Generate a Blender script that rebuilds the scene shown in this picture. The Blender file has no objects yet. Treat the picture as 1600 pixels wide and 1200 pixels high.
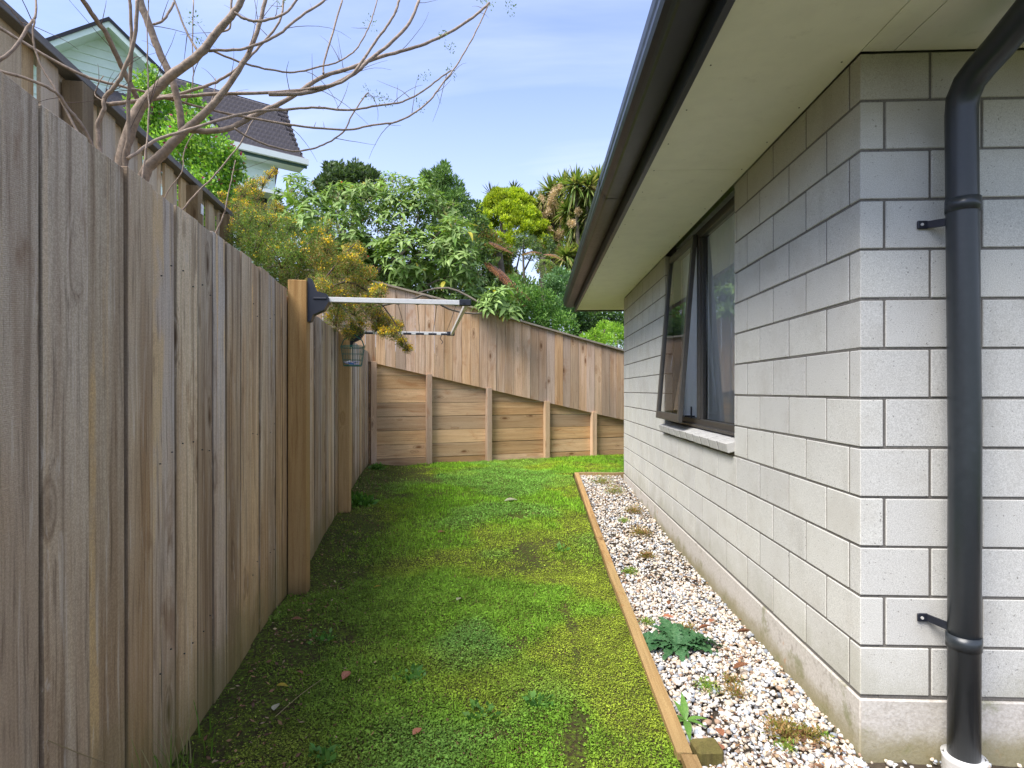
import bpy, math, random
import numpy as np
from mathutils import Vector, Matrix
R = math.radians
rnd = random.Random(7)
rng = np.random.default_rng(11)
sc = bpy.context.scene
col = sc.collection

# ------------------------------------------------------------------ camera
F = 880.0                       # focal length in photo pixels (photo is 1600 wide)
VPX, HY = 837.0, 610.0          # vanishing point of the house wall, horizon
TH = math.atan((VPX - 800) / F)
CT, ST = math.cos(TH), math.sin(TH)
CAMZ = 1.175
cd = bpy.data.cameras.new('camera')
cam = bpy.data.objects.new('camera', cd); col.objects.link(cam)
cam.location = (0, 0, CAMZ); cam.rotation_euler = (R(90), 0, TH)
cd.sensor_width = 36; cd.lens = F / 1600 * 36
cd.shift_y = (HY - 600) / 1600
cd.clip_start = 0.05; cd.clip_end = 2000
sc.camera = cam

# ------------------------------------------------------------------ light
SUN_EL, SUN_AZ = 54, 226        # azimuth clockwise from +Y (ahead of the camera is 0)
sl = bpy.data.lights.new('sun', 'SUN'); so = bpy.data.objects.new('sun', sl); col.objects.link(so)
sl.energy = 2.6; sl.angle = R(38); sl.color = (1.0, 0.96, 0.9)
d = Vector((math.sin(R(SUN_AZ)) * math.cos(R(SUN_EL)), math.cos(R(SUN_AZ)) * math.cos(R(SUN_EL)), math.sin(R(SUN_EL))))
so.rotation_euler = d.to_track_quat('Z', 'Y').to_euler()
sc.view_settings.view_transform = 'Standard'; sc.view_settings.look = 'None'
sc.view_settings.exposure = 1.65; sc.view_settings.gamma = 1
sc.view_settings.use_curve_mapping = False
sc.render.engine = 'CYCLES'
sc.cycles.max_bounces = 8; sc.cycles.diffuse_bounces = 4; sc.cycles.transparent_max_bounces = 12
sc.cycles.sample_clamp_indirect = 6


class NT:
    """small node helper"""
    def __init__(s, nt): s.nt = nt
    def n(s, typ, ins=None, **kw):
        nd = s.nt.nodes.new(typ)
        for k, v in kw.items(): setattr(nd, k, v)
        for k, v in (ins or {}).items():
            sock = nd.inputs[k]
            if isinstance(v, bpy.types.NodeSocket): s.nt.links.new(v, sock)
            elif isinstance(v, bpy.types.Node): s.nt.links.new(v.outputs[0], sock)
            else:
                if sock.type == 'RGBA' and len(v) == 3: v = (*v, 1)
                sock.default_value = v
        return nd
    def math(s, op, a, b=0.0, c=0.0, clamp=False):
        return s.n('ShaderNodeMath', {0: a, 1: b, 2: c}, operation=op, use_clamp=clamp).outputs[0]
    def vmath(s, op, a, b=(0, 0, 0)):
        return s.n('ShaderNodeVectorMath', {0: a, 1: b}, operation=op).outputs[0]
    def mix(s, f, a, b, mode='MIX'):
        nd = s.n('ShaderNodeMix', data_type='RGBA', blend_type=mode, clamp_factor=True)
        for i, v in ((0, f), (6, a), (7, b)):
            if isinstance(v, bpy.types.NodeSocket): s.nt.links.new(v, nd.inputs[i])
            else:
                if i > 0 and len(v) == 3: v = (*v, 1)
                nd.inputs[i].default_value = v
        return nd.outputs[2]
    def noise(s, vec, scale, detail=4, rough=0.55, dist=0.0):
        return s.n('ShaderNodeTexNoise', {'Vector': vec, 'Scale': scale, 'Detail': detail, 'Roughness': rough, 'Distortion': dist}).outputs[0]
    def ramp(s, v, a, b, lo=0.0, hi=1.0):
        return s.n('ShaderNodeMapRange', {0: v, 1: a, 2: b, 3: lo, 4: hi}, interpolation_type='SMOOTHSTEP').outputs[0]
    def scale(s, vec, sx, sy, sz):
        return s.vmath('MULTIPLY', vec, (sx, sy, sz))


w = bpy.data.worlds.new('World'); sc.world = w; w.use_nodes = True
t = NT(w.node_tree); t.nt.nodes.clear()
sky = t.n('ShaderNodeTexSky', sky_type='NISHITA', sun_disc=False)
sky.sun_elevation = R(SUN_EL); sky.sun_rotation = R(SUN_AZ); sky.air_density = 1.0; sky.dust_density = 0.6; sky.ozone_density = 1.6
gen = t.n('ShaderNodeTexCoord').outputs['Generated']
sep = t.n('ShaderNodeSeparateXYZ', {0: gen})
zz = t.math('MAXIMUM', sep.outputs[2], 0.0)
den = t.math('ADD', zz, 0.22)
cv = t.n('ShaderNodeCombineXYZ', {0: t.math('DIVIDE', sep.outputs[0], den), 1: t.math('DIVIDE', sep.outputs[1], den), 2: 0.3})
c1 = t.noise(t.scale(cv, 0.55, 1.5, 1), 1.35, 7, 0.55, 0.5)
c2 = t.noise(t.scale(cv, 1, 1, 1), 0.8, 3, 0.5)
cl = t.ramp(t.math('ADD', t.math('MULTIPLY', c1, 0.6), t.math('MULTIPLY', c2, 0.4)), 0.36, 0.70)
lowc = t.ramp(zz, 0.0, 0.62, 0.95, 0.05)
cl = t.math('MAXIMUM', t.math('MULTIPLY', cl, 0.9), lowc)
CLOUD = (4.7, 5.25, 6.8)
skc = t.mix(t.math('MULTIPLY', cl, 0.9), t.mix(1.0, sky.outputs[0], (1.5, 1.42, 1.62), 'MULTIPLY'), CLOUD)
bg = t.n('ShaderNodeBackground', {'Color': skc, 'Strength': 0.068})
t.n('ShaderNodeOutputWorld', {0: bg})

# ------------------------------------------------------------------ helpers
def at(px, py, Z):
    """world point seen at photo pixel px,py at depth Z (metres ahead of the camera)"""
    xc = (px - 800) / F * Z
    return Vector((xc * CT - Z * ST, xc * ST + Z * CT, CAMZ + (HY - py) / F * Z))

def smooth(a, b, x):
    q = np.clip((x - a) / (b - a), 0, 1); return q * q * (3 - 2 * q)

def tag(o, label=None, cat=None, group=None, kind=None):
    if label: o['label'] = label
    if cat: o['category'] = cat
    if group: o['group'] = group
    if kind: o['kind'] = kind
    return o

def empty(name, loc=(0, 0, 0), rz=0.0, **kw):
    o = bpy.data.objects.new(name, None); col.objects.link(o)
    o.location = loc; o.rotation_euler = (0, 0, rz); o.empty_display_size = 0.2
    return tag(o, **kw)

def link(name, me, mat=None, parent=None, loc=(0, 0, 0), rot=(0, 0, 0), scale=(1, 1, 1), **kw):
    o = bpy.data.objects.new(name, me); col.objects.link(o)
    if mat is not None and len(me.materials) == 0: me.materials.append(mat)
    o.location = loc; o.rotation_euler = rot; o.scale = scale
    if parent is not None: o.parent = parent
    return tag(o, **kw)

def make_mesh(name, V, Fc, colors=None, smooth_shade=False):
    """V (N,3); Fc (M,k) same-size faces; colors (M,3) per face or (N,3) per vertex"""
    V = np.asarray(V, np.float32); Fc = np.asarray(Fc, np.int32)
    me = bpy.data.meshes.new(name)
    M, k = Fc.shape
    me.vertices.add(len(V)); me.vertices.foreach_set('co', V.ravel())
    me.loops.add(M * k); me.loops.foreach_set('vertex_index', Fc.ravel())
    me.polygons.add(M); me.polygons.foreach_set('loop_start', np.arange(M, dtype=np.int32) * k)
    if colors is not None:
        C = np.asarray(colors, np.float32)
        if len(C) == M and len(C) != len(V): C = np.repeat(C, k, axis=0)
        else: C = C[Fc.ravel()]
        at_ = me.color_attributes.new('Col', 'FLOAT_COLOR', 'CORNER')
        at_.data.foreach_set('color', np.hstack([C, np.ones((len(C), 1), np.float32)]).astype(np.float32).ravel())
    if smooth_shade: me.polygons.foreach_set('use_smooth', np.ones(M, bool))
    me.update(calc_edges=True); me.validate()
    return me

class MB:
    """collects small pieces into one mesh"""
    def __init__(s): s.v = []; s.f = []
    def add(s, vs, fs):
        o = len(s.v); s.v += [tuple(v) for v in vs]; s.f += [tuple(i + o for i in f) for f in fs]; return s
    def box(s, x0, x1, y0, y1, z0, z1, b=0.0, M=None):
        if b <= 0:
            vs = [(x0, y0, z0), (x1, y0, z0), (x1, y1, z0), (x0, y1, z0), (x0, y0, z1), (x1, y0, z1), (x1, y1, z1), (x0, y1, z1)]
            fs = [(0, 3, 2, 1), (4, 5, 6, 7), (0, 1, 5, 4), (1, 2, 6, 5), (2, 3, 7, 6), (3, 0, 4, 7)]
        else:
            vs = []; 
            X = (x0, x1); Y = (y0, y1); Z = (z0, z1); idx = {}
            for i in (0, 1):
                for j in (0, 1):
                    for k in (0, 1):
                        sx, sy, sz = (1, -1)[i] * b, (1, -1)[j] * b, (1, -1)[k] * b
                        idx[i, j, k, 'x'] = len(vs); vs.append((X[i], Y[j] + sy, Z[k] + sz))
                        idx[i, j, k, 'y'] = len(vs); vs.append((X[i] + sx, Y[j], Z[k] + sz))
                        idx[i, j, k, 'z'] = len(vs); vs.append((X[i] + sx, Y[j] + sy, Z[k]))
            fs = []
            q = [(0, 0), (1, 0), (1, 1), (0, 1)]
            for a in (0, 1):
                f = [idx[a, j, k, 'x'] for j, k in q]; fs.append(f if a else f[::-1])
                f = [idx[i, a, k, 'y'] for i, k in q]; fs.append(f[::-1] if a else f)
                f = [idx[i, j, a, 'z'] for i, j in q]; fs.append(f if a else f[::-1])
            for a in (0, 1):
                for c in (0, 1):
                    f = [idx[a, c, 0, 'x'], idx[a, c, 1, 'x'], idx[a, c, 1, 'y'], idx[a, c, 0, 'y']]; fs.append(f if (a ^ c) else f[::-1])
                    f = [idx[a, 0, c, 'x'], idx[a, 1, c, 'x'], idx[a, 1, c, 'z'], idx[a, 0, c, 'z']]; fs.append(f[::-1] if (a ^ c) else f)
                    f = [idx[0, a, c, 'y'], idx[1, a, c, 'y'], idx[1, a, c, 'z'], idx[0, a, c, 'z']]; fs.append(f if (a ^ c) else f[::-1])
                    for e in (0, 1):
                        f = [idx[a, c, e, 'x'], idx[a, c, e, 'y'], idx[a, c, e, 'z']]; fs.append(f if (a ^ c ^ e) else f[::-1])
        if M is not None: vs = [M @ Vector(v) for v in vs]
        return s.add(vs, fs)
    def tube(s, pts, rad, n=8, cap=True):
        pts = [Vector(p) for p in pts]
        if not hasattr(rad, '__len__'): rad = [rad] * len(pts)
        o = len(s.v); up = Vector((0.13, 0.27, 0.95)); prev = None
        for i, p in enumerate(pts):
            tt = (pts[min(i + 1, len(pts) - 1)] - pts[max(i - 1, 0)]).normalized()
            a = (prev - tt * prev.dot(tt)) if prev is not None else up.cross(tt)
            if a.length < 1e-5: a = Vector((1, 0, 0)).cross(tt)
            a.normalize(); b = tt.cross(a); prev = a
            for k in range(n):
                an = 2 * math.pi * k / n
                s.v.append(tuple(p + (a * math.cos(an) + b * math.sin(an)) * rad[i]))
        for i in range(len(pts) - 1):
            for k in range(n):
                k2 = (k + 1) % n
                s.f.append((o + i * n + k, o + i * n + k2, o + (i + 1) * n + k2, o + (i + 1) * n + k))
        if cap:
            s.f.append(tuple(o + k for k in range(n))[::-1]); e = o + (len(pts) - 1) * n
            s.f.append(tuple(e + k for k in range(n)))
        return s
    def mesh(s, name, smooth_shade=False):
        me = bpy.data.meshes.new(name); me.from_pydata(s.v, [], s.f)
        if smooth_shade: me.polygons.foreach_set('use_smooth', [True] * len(me.polygons))
        me.update(); return me
    def obj(s, name, mat, parent=None, sm=False, **kw):
        return link(name, s.mesh(name, sm), mat, parent, **kw)

def catmull(P, n=5):
    P = [Vector(p) for p in P]; Q = [P[0]] + P + [P[-1]]; out = []
    for i in range(1, len(Q) - 2):
        for k in range(n):
            u = k / n; p0, p1, p2, p3 = Q[i - 1], Q[i], Q[i + 1], Q[i + 2]
            out.append(0.5 * ((2 * p1) + (p2 - p0) * u + (2 * p0 - 5 * p1 + 4 * p2 - p3) * u * u + (3 * p1 - p0 - 3 * p2 + p3) * u ** 3))
    out.append(P[-1]); return out

# value noise for colour patches
_perm = rng.random((64, 64, 64)).astype(np.float32)
def vnoise(P, s):
    q = np.asarray(P, np.float64) * s + 100.0; i = np.floor(q).astype(int); f = q - i; f = f * f * (3 - 2 * f); i &= 63; j = (i + 1) & 63
    g = lambda a, b, c: _perm[a, b, c]
    x0, y0, z0 = i.T; x1, y1, z1 = j.T; fx, fy, fz = f.T
    a = g(x0, y0, z0) * (1 - fx) + g(x1, y0, z0) * fx; b = g(x0, y1, z0) * (1 - fx) + g(x1, y1, z0) * fx
    c = g(x0, y0, z1) * (1 - fx) + g(x1, y0, z1) * fx; d_ = g(x0, y1, z1) * (1 - fx) + g(x1, y1, z1) * fx
    return (a * (1 - fy) + b * fy) * (1 - fz) + (c * (1 - fy) + d_ * fy) * fz
def fbm(P, s): return (vnoise(P, s) + 0.5 * vnoise(P, s * 2.1) + 0.25 * vnoise(P, s * 4.3)) / 1.75

# ------------------------------------------------------------------ materials
def new_mat(name):
    m = bpy.data.materials.new(name); m.use_nodes = True; m.node_tree.nodes.clear(); return m, NT(m.node_tree)
def finish(t, colr, rough=0.7, bump=None, bstr=0.3, bdist=0.002, metal=0.0, spec=0.5, extra=None):
    ins = {'Base Color': colr, 'Roughness': rough, 'Metallic': metal, 'Specular IOR Level': spec}
    if bump is not None:
        ins['Normal'] = t.n('ShaderNodeBump', {'Height': bump, 'Strength': bstr, 'Distance': bdist}).outputs[0]
    ins.update(extra or {})
    b = t.n('ShaderNodeBsdfPrincipled', ins); t.n('ShaderNodeOutputMaterial', {0: b.outputs[0]}); return b
def objco(t, amount=37.0):
    tc = t.n('ShaderNodeTexCoord').outputs['Object']; oi = t.n('ShaderNodeObjectInfo')
    return t.vmath('ADD', tc, t.n('ShaderNodeCombineXYZ', {0: t.math('MULTIPLY', oi.outputs['Random'], amount), 1: t.math('MULTIPLY', oi.outputs['Random'], amount * 1.7), 2: t.math('MULTIPLY', oi.outputs['Random'], amount * 2.3)}).outputs[0]), oi.outputs['Random']

def wood(name, axis, base, light, dark, grey=(0.3, 0.29, 0.3), greyamt=0.5, streak=None, knot=0.6, foot=None, bstr=0.5, fineamt=0.4, tall=False):
    """sawn timber: stretched grain, growth bands, knots, weather streaks, saw marks"""
    m, t = new_mat(name)
    p, r = objco(t)
    ax = {'X': 0, 'Y': 1, 'Z': 2}[axis]
    def st(a, b):
        s_ = [a, a, a]; s_[ax] = b; return t.scale(p, *s_)
    kn = t.n('ShaderNodeTexVoronoi', {'Vector': st(6.5, 2.3), 'Scale': 1.0, 'Randomness': 1.0}).outputs['Distance']
    warp = t.ramp(kn, 0.0, 0.35, 1.0, 0.0)
    wob = t.math('MULTIPLY', t.noise(p, 1.6, 2), 0.03)
    p0_ = p; p = t.vmath('ADD', p, t.n('ShaderNodeCombineXYZ', {0: wob if axis != 'X' else 0.0, 1: 0.0, 2: wob if axis == 'X' else 0.0}).outputs[0])
    pw = t.vmath('ADD', st(1, 0.045), t.n('ShaderNodeCombineXYZ', {0: t.math('MULTIPLY', warp, 0.02), 1: t.math('MULTIPLY', warp, 0.03), 2: t.math('MULTIPLY', warp, 0.02)}).outputs[0])
    g1 = t.noise(pw, 70, 5, 0.65, 0.4); g2 = t.noise(pw, 16, 3, 0.5, 0.6); g3 = t.noise(st(1, 0.35), 2.4, 3)
    c = t.mix(t.ramp(g2, 0.35, 0.65), base, light)
    c = t.mix(t.math('MULTIPLY', t.ramp(g1, 0.48, 0.72), 0.65), c, dark)
    c = t.mix(t.math('MULTIPLY', t.ramp(t.math('ADD', g3, t.math('MULTIPLY', t.math('SUBTRACT', r, 0.5), 0.35)), 0.35, 0.62), greyamt), c, grey)
    if tall:   # rain-washed silvery top, warmer sheltered lower half
        zt_ = t.math('ADD', t.n('ShaderNodeSeparateXYZ', {0: t.n('ShaderNodeNewGeometry').outputs['Position']}).outputs[2], t.math('MULTIPLY', g3, 0.9))
        c = t.mix(t.math('MULTIPLY', t.ramp(zt_, 1.3, 2.1), 0.42), c, grey)
        c = t.mix(t.math('MULTIPLY', t.ramp(zt_, 1.7, 0.8), 0.5), c, (0.40, 0.245, 0.13))
        band = t.noise(st(1, 0.05), 9, 2, 0.4, 0.5)
        c = t.mix(t.math('MULTIPLY', t.ramp(band, 0.54, 0.66), 0.5), c, (0.24, 0.145, 0.085))
        c = t.mix(t.math('MULTIPLY', t.ramp(band, 0.42, 0.30), 0.4), c, (0.60, 0.53, 0.46))
    # long weather streaks
    s1 = t.noise(st(1, 0.06), 11, 4, 0.6, 0.2)
    c = t.mix(t.math('MULTIPLY', t.ramp(s1, 0.55, 0.75), 0.62), c, dark)
    s4 = t.noise(st(1, 0.016), 34, 3, 0.6, 0.15); s5 = t.noise(st(1, 0.02), 95, 2, 0.6, 0.1)
    c = t.mix(t.math('MULTIPLY', t.ramp(s4, 0.52, 0.74), fineamt), c, dark)
    c = t.mix(t.math('MULTIPLY', t.ramp(s4, 0.46, 0.28), fineamt * 0.9), c, light)
    c = t.mix(t.math('MULTIPLY', t.ramp(s5, 0.58, 0.72), fineamt * 0.55), c, (dark[0] * .6, dark[1] * .6, dark[2] * .6))
    if streak:
        s2 = t.noise(st(1, 0.035), 13, 2, 0.5, 0.1); s3 = t.noise(st(1, 0.4), 9, 4)
        c = t.mix(t.math('MULTIPLY', t.ramp(s2, 0.615, 0.66), t.ramp(s3, 0.40, 0.6)), c, streak)
    kmask = t.ramp(kn, 0.04, 0.17, 1.0, 0.0)
    ksel = t.ramp(t.noise(p, 2.3, 1), 0.38, 0.46)
    c = t.mix(t.math('MULTIPLY', t.math('MULTIPLY', kmask, ksel), knot), c, (dark[0] * 0.55, dark[1] * 0.45, dark[2] * 0.35))
    ring = t.math('MULTIPLY', t.ramp(t.math('ABSOLUTE', t.math('SUBTRACT', kn, 0.17)), 0.0, 0.04, 1.0, 0.0), ksel)
    c = t.mix(t.math('MULTIPLY', ring, knot * 0.5), c, dark)
    spk = t.noise(p, 240, 2, 0.6); crk = t.noise(st(1, 0.012), 52, 2, 0.5, 0.3)
    c = t.mix(t.math('MULTIPLY', t.ramp(spk, 0.35, 0.68, 1.0, 0.0), 0.30), c, (dark[0] * .8, dark[1] * .8, dark[2] * .8))
    c = t.mix(t.math('MULTIPLY', t.ramp(crk, 0.685, 0.71), t.math('MULTIPLY', t.ramp(t.noise(st(1, .5), 3, 2), .45, .6), min(1.0, fineamt * 1.2))), c, (0.035, 0.024, 0.016))
    stn = t.noise(st(1, 0.35), 5.5, 4, 0.7, 0.5)
    c = t.mix(t.math('MULTIPLY', t.ramp(stn, 0.57, 0.70), 0.5), c, (dark[0] * 1.3, dark[1] * 1.1, dark[2] * .9))
    # per board tone
    r2 = t.math('FRACT', t.math('MULTIPLY', r, 7.31)); r3 = t.math('SUBTRACT', t.math('FRACT', t.math('MULTIPLY', r, 17.7)), 0.5)
    vv = t.math('MULTIPLY_ADD', r2, 0.5, 0.74)
    c = t.mix(1.0, c, t.n('ShaderNodeCombineColor', {0: t.math('MULTIPLY', vv, t.math('MULTIPLY_ADD', r3, 0.10, 1.03)), 1: vv, 2: t.math('MULTIPLY', vv, t.math('MULTIPLY_ADD', r3, -0.24, 0.93))}).outputs[0], 'MULTIPLY')
    if tall:   # sawn edges painted dark as gap shade, dark knot hearts and splits
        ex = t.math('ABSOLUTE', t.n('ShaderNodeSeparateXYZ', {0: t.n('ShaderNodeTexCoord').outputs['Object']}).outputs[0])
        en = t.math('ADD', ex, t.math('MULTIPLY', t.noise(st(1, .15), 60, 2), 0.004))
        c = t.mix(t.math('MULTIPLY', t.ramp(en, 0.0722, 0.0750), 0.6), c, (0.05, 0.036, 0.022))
        c = t.mix(t.math('MULTIPLY', t.math('MULTIPLY', t.ramp(kn, 0.015, 0.055, 1.0, 0.0), ksel), 0.9), c, (0.05, 0.028, 0.015))
        c = t.mix(t.math('MULTIPLY', t.ramp(g1, 0.56, 0.68), 0.45), c, (0.14, 0.085, 0.05))
        c = t.mix(t.math('MULTIPLY', t.ramp(g1, 0.44, 0.34), 0.35), c, (0.66, 0.58, 0.50))
    if foot:   # algae and damp at the foot
        wp = t.n('ShaderNodeNewGeometry').outputs['Position']; z = t.n('ShaderNodeSeparateXYZ', {0: wp}).outputs[2]
        zn = t.math('ADD', z, t.math('MULTIPLY', t.noise(wp, 5, 4), foot[1] * 0.9))
        c = t.mix(t.math('MULTIPLY', t.ramp(zn, foot[1] * 0.5, foot[1] * 1.6, 1.0, 0.0), 0.72), c, foot[0])
    saw = t.n('ShaderNodeTexWave', {'Vector': t.n('ShaderNodeMapping', {'Vector': p, 'Rotation': (0.12, 0.12, 0.1)}).outputs[0], 'Scale': 85.0, 'Distortion': 3.0, 'Detail': 2.0}, bands_direction=axis).outputs[1]
    h = t.math('ADD', t.math('MULTIPLY', g1, 1.0), t.math('MULTIPLY', saw, 0.22))
    h = t.math('ADD', h, t.math('MULTIPLY', kmask, -0.4))
    finish(t, c, 0.85, h, bstr, 0.003, spec=0.25)
    return m

M = {}
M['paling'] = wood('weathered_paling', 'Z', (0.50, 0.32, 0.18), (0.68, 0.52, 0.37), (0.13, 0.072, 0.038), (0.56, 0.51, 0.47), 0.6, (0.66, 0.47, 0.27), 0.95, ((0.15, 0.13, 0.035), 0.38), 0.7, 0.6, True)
M['post'] = wood('treated_post', 'Z', (0.50, 0.31, 0.13), (0.60, 0.40, 0.19), (0.30, 0.16, 0.055), (0.42, 0.30, 0.17), 0.3, None, 0.9, ((0.10, 0.075, 0.03), 0.14), 0.35)
M['post_pale'] = wood('pale_post', 'Z', (0.47, 0.37, 0.23), (0.54, 0.44, 0.30), (0.30, 0.22, 0.12), (0.42, 0.36, 0.28), 0.3, None, 0.6, None, 0.35)
M['farpale'] = wood('far_fence_paling', 'Z', (0.55, 0.36, 0.22), (0.68, 0.49, 0.34), (0.27, 0.15, 0.08), (0.48, 0.40, 0.34), 0.5, None, 0.95, None)
M['plank'] = wood('retaining_plank', 'X', (0.62, 0.40, 0.22), (0.72, 0.50, 0.30), (0.30, 0.16, 0.075), (0.52, 0.38, 0.24), 0.35, None, 0.95, ((0.15, 0.09, 0.05), 0.22))
M['backpale'] = wood('back_fence_paling', 'Z', (0.56, 0.43, 0.27), (0.72, 0.58, 0.38), (0.26, 0.17, 0.10), (0.56, 0.50, 0.42), 0.6, None, 0.6, None)
M['backpost'] = wood('back_fence_post', 'Z', (0.25, 0.18, 0.10), (0.33, 0.25, 0.15), (0.12, 0.08, 0.045), (0.22, 0.19, 0.16), 0.4, None, 0.8)
M['edging'] = wood('edging_timber', 'Y', (0.33, 0.21, 0.10), (0.42, 0.28, 0.14), (0.18, 0.10, 0.04), (0.26, 0.22, 0.12), 0.5, None, 0.9, None)
M['capwood'] = wood('capping_timber', 'X', (0.30, 0.25, 0.19), (0.40, 0.34, 0.27), (0.15, 0.12, 0.09), (0.26, 0.25, 0.24), 0.7, None, 0.4, None)
M['backcap'] = wood('back_capping_timber', 'X', (0.13, 0.12, 0.11), (0.20, 0.185, 0.165), (0.06, 0.05, 0.045), (0.13, 0.13, 0.135), 0.7, None, 0.2, None)

def block_mat():
    m, t = new_mat('concrete_block'); p, r = objco(t, 11)
    sp = t.noise(p, 330, 3, 0.7); sp2 = t.noise(p, 120, 2, 0.6); lo = t.noise(p, 5, 4, 0.6)
    pit = t.ramp(sp2, 0.665, 0.72)
    c = t.mix(t.ramp(sp, 0.35, 0.65), (0.45, 0.44, 0.41), (0.645, 0.635, 0.60))
    c = t.mix(t.math('MULTIPLY', t.ramp(lo, 0.45, 0.75), 0.35), c, (0.38, 0.35, 0.30))
    c = t.mix(t.math('MULTIPLY', pit, 0.65), c, (0.13, 0.12, 0.11))
    v = t.math('MULTIPLY_ADD', r, 0.09, 0.95)
    warm = t.math('MULTIPLY_ADD', r, -0.02, 0.985)
    c = t.mix(1.0, c, t.n('ShaderNodeCombineColor', {0: v, 1: v, 2: t.math('MULTIPLY', v, warm)}).outputs[0], 'MULTIPLY')
    wp = t.n('ShaderNodeNewGeometry').outputs['Position']; z = t.n('ShaderNodeSeparateXYZ', {0: wp}).outputs[2]
    zn = t.math('ADD', z, t.math('MULTIPLY', t.noise(wp, 4, 5, 0.7), 0.5))
    c = t.mix(t.math('MULTIPLY', t.ramp(zn, 0.40, 0.62, 1.0, 0.0), 0.4), c, (0.27, 0.26, 0.17))
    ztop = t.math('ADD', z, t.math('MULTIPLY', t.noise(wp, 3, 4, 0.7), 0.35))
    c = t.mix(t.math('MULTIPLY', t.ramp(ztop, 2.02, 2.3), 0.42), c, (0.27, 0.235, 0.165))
    stn = t.ramp(t.noise(t.scale(wp, 6, 6, 1.1), 1, 4, 0.6), 0.6, 0.78)
    c = t.mix(t.math('MULTIPLY', stn, 0.22), c, (0.23, 0.21, 0.17))
    h = t.math('ADD', t.math('MULTIPLY', sp, 0.7), t.math('MULTIPLY', pit, -1.0))
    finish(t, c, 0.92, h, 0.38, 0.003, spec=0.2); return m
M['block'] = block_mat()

def simple(name, c, rough=0.6, metal=0.0, nscale=20, namt=0.12, bstr=0.1, spec=0.5, dirt=None, bdist=0.002):
    m, t = new_mat(name); p = t.n('ShaderNodeTexCoord').outputs['Object']
    n1 = t.noise(p, nscale, 5, 0.6); n2 = t.noise(p, nscale * 0.13, 3)
    cc = t.mix(t.ramp(n1, 0.3, 0.7), tuple(x * (1 - namt) for x in c), tuple(min(1, x * (1 + namt)) for x in c))
    cc = t.mix(t.math('MULTIPLY', t.ramp(n2, 0.45, 0.7), namt * 2), cc, tuple(x * 0.75 for x in c))
    if dirt: cc = t.mix(t.math('MULTIPLY', t.ramp(t.noise(p, dirt[1], 6, 0.7), 0.58, 0.72), dirt[2]), cc, dirt[0])
    rr = t.math('MULTIPLY_ADD', n1, 0.2, rough - 0.1)
    finish(t, cc, rr, n1, bstr, bdist, metal, spec); return m
M['mortar'] = simple('mortar', (0.15, 0.138, 0.12), 0.95, 0, 160, 0.25, 0.4)
M['grout'] = simple('dark_grout', (0.06, 0.055, 0.05), 0.95)
M['sillblock'] = simple('sill_block', (0.50, 0.49, 0.455), 0.92, 0, 260, 0.16, 0.4, dirt=((0.22, 0.19, 0.14), 16, 0.4))
def plinthmat():
    m, t = new_mat('plinth_concrete'); p = t.n('ShaderNodeNewGeometry').outputs['Position']; z = t.n('ShaderNodeSeparateXYZ', {0: p}).outputs[2]
    a = t.noise(p, 90, 5, 0.7); b = t.noise(p, 6, 6, 0.7); e = t.noise(p, 17, 5, 0.7)
    c = t.mix(t.ramp(a, 0.3, 0.7), (0.42, 0.385, 0.335), (0.56, 0.53, 0.48))
    c = t.mix(t.math('MULTIPLY', t.ramp(e, 0.55, 0.7), 0.6), c, (0.26, 0.23, 0.19))
    zn = t.math('ADD', z, t.math('MULTIPLY', b, -0.16))
    c = t.mix(t.math('MULTIPLY', t.ramp(zn, -0.06, 0.05, 1.0, 0.0), 0.75), c, (0.20, 0.17, 0.06))
    c = t.mix(t.math('MULTIPLY', t.ramp(b, 0.55, 0.68), 0.55), c, (0.17, 0.18, 0.07))
    c = t.mix(t.math('MULTIPLY', t.ramp(t.noise(p, 11, 2), 0.68, 0.75), 0.5), c, (0.40, 0.20, 0.07))
    finish(t, c, 0.92, a, 0.6, 0.003, spec=0.2); return m
M['plinth'] = plinthmat()
M['soffit'] = simple('soffit_paint', (0.80, 0.79, 0.68), 0.7, 0, 9, 0.03, 0.03, dirt=((0.30, 0.29, 0.2), 14, 0.14))
M['steel'] = simple('dark_gutter_steel', (0.014, 0.015, 0.017), 0.34, 0, 30, 0.12, 0.01, 0.38, dirt=((0.04, 0.035, 0.03), 14, 0.25))
M['pipe'] = simple('dark_downpipe_paint', (0.024, 0.029, 0.033), 0.33, 0, 60, 0.06, 0.0, 0.5, dirt=((0.06, 0.06, 0.06), 70, 0.15))
M['roofsteel'] = simple('roof_steel', (0.04, 0.04, 0.045), 0.45)
M['winframe'] = simple('window_frame_paint', (0.062, 0.058, 0.052), 0.42, 0.0, 60, 0.1, 0.03)
M['black'] = simple('black_plastic', (0.012, 0.014, 0.022), 0.42, 0, 50, 0.1)
M['alu'] = simple('pale_aluminium', (0.62, 0.61, 0.57), 0.38, 0.25, 50, 0.05, 0.02)
M['cord'] = simple('clothesline_cord', (0.16, 0.15, 0.14), 0.7)
M['pvc'] = simple('white_pvc', (0.62, 0.61, 0.58), 0.45, dirt=((0.25, 0.2, 0.12), 20, 0.4))
M['room'] = simple('room_paint', (0.55, 0.54, 0.5), 0.8)
def clothmat():
    m, t = new_mat('curtain_fabric'); p = t.n('ShaderNodeTexCoord').outputs['Object']
    c = t.mix(t.noise(p, 80, 3), (0.86, 0.88, 0.90), (0.90, 0.91, 0.92))
    a = t.n('ShaderNodeBsdfDiffuse', {'Color': c}); b = t.n('ShaderNodeBsdfTranslucent', {'Color': c})
    t.n('ShaderNodeOutputMaterial', {0: t.n('ShaderNodeMixShader', {0: 0.4, 1: a.outputs[0], 2: b.outputs[0]}).outputs[0]}); return m
M['blind'] = clothmat()
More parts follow.
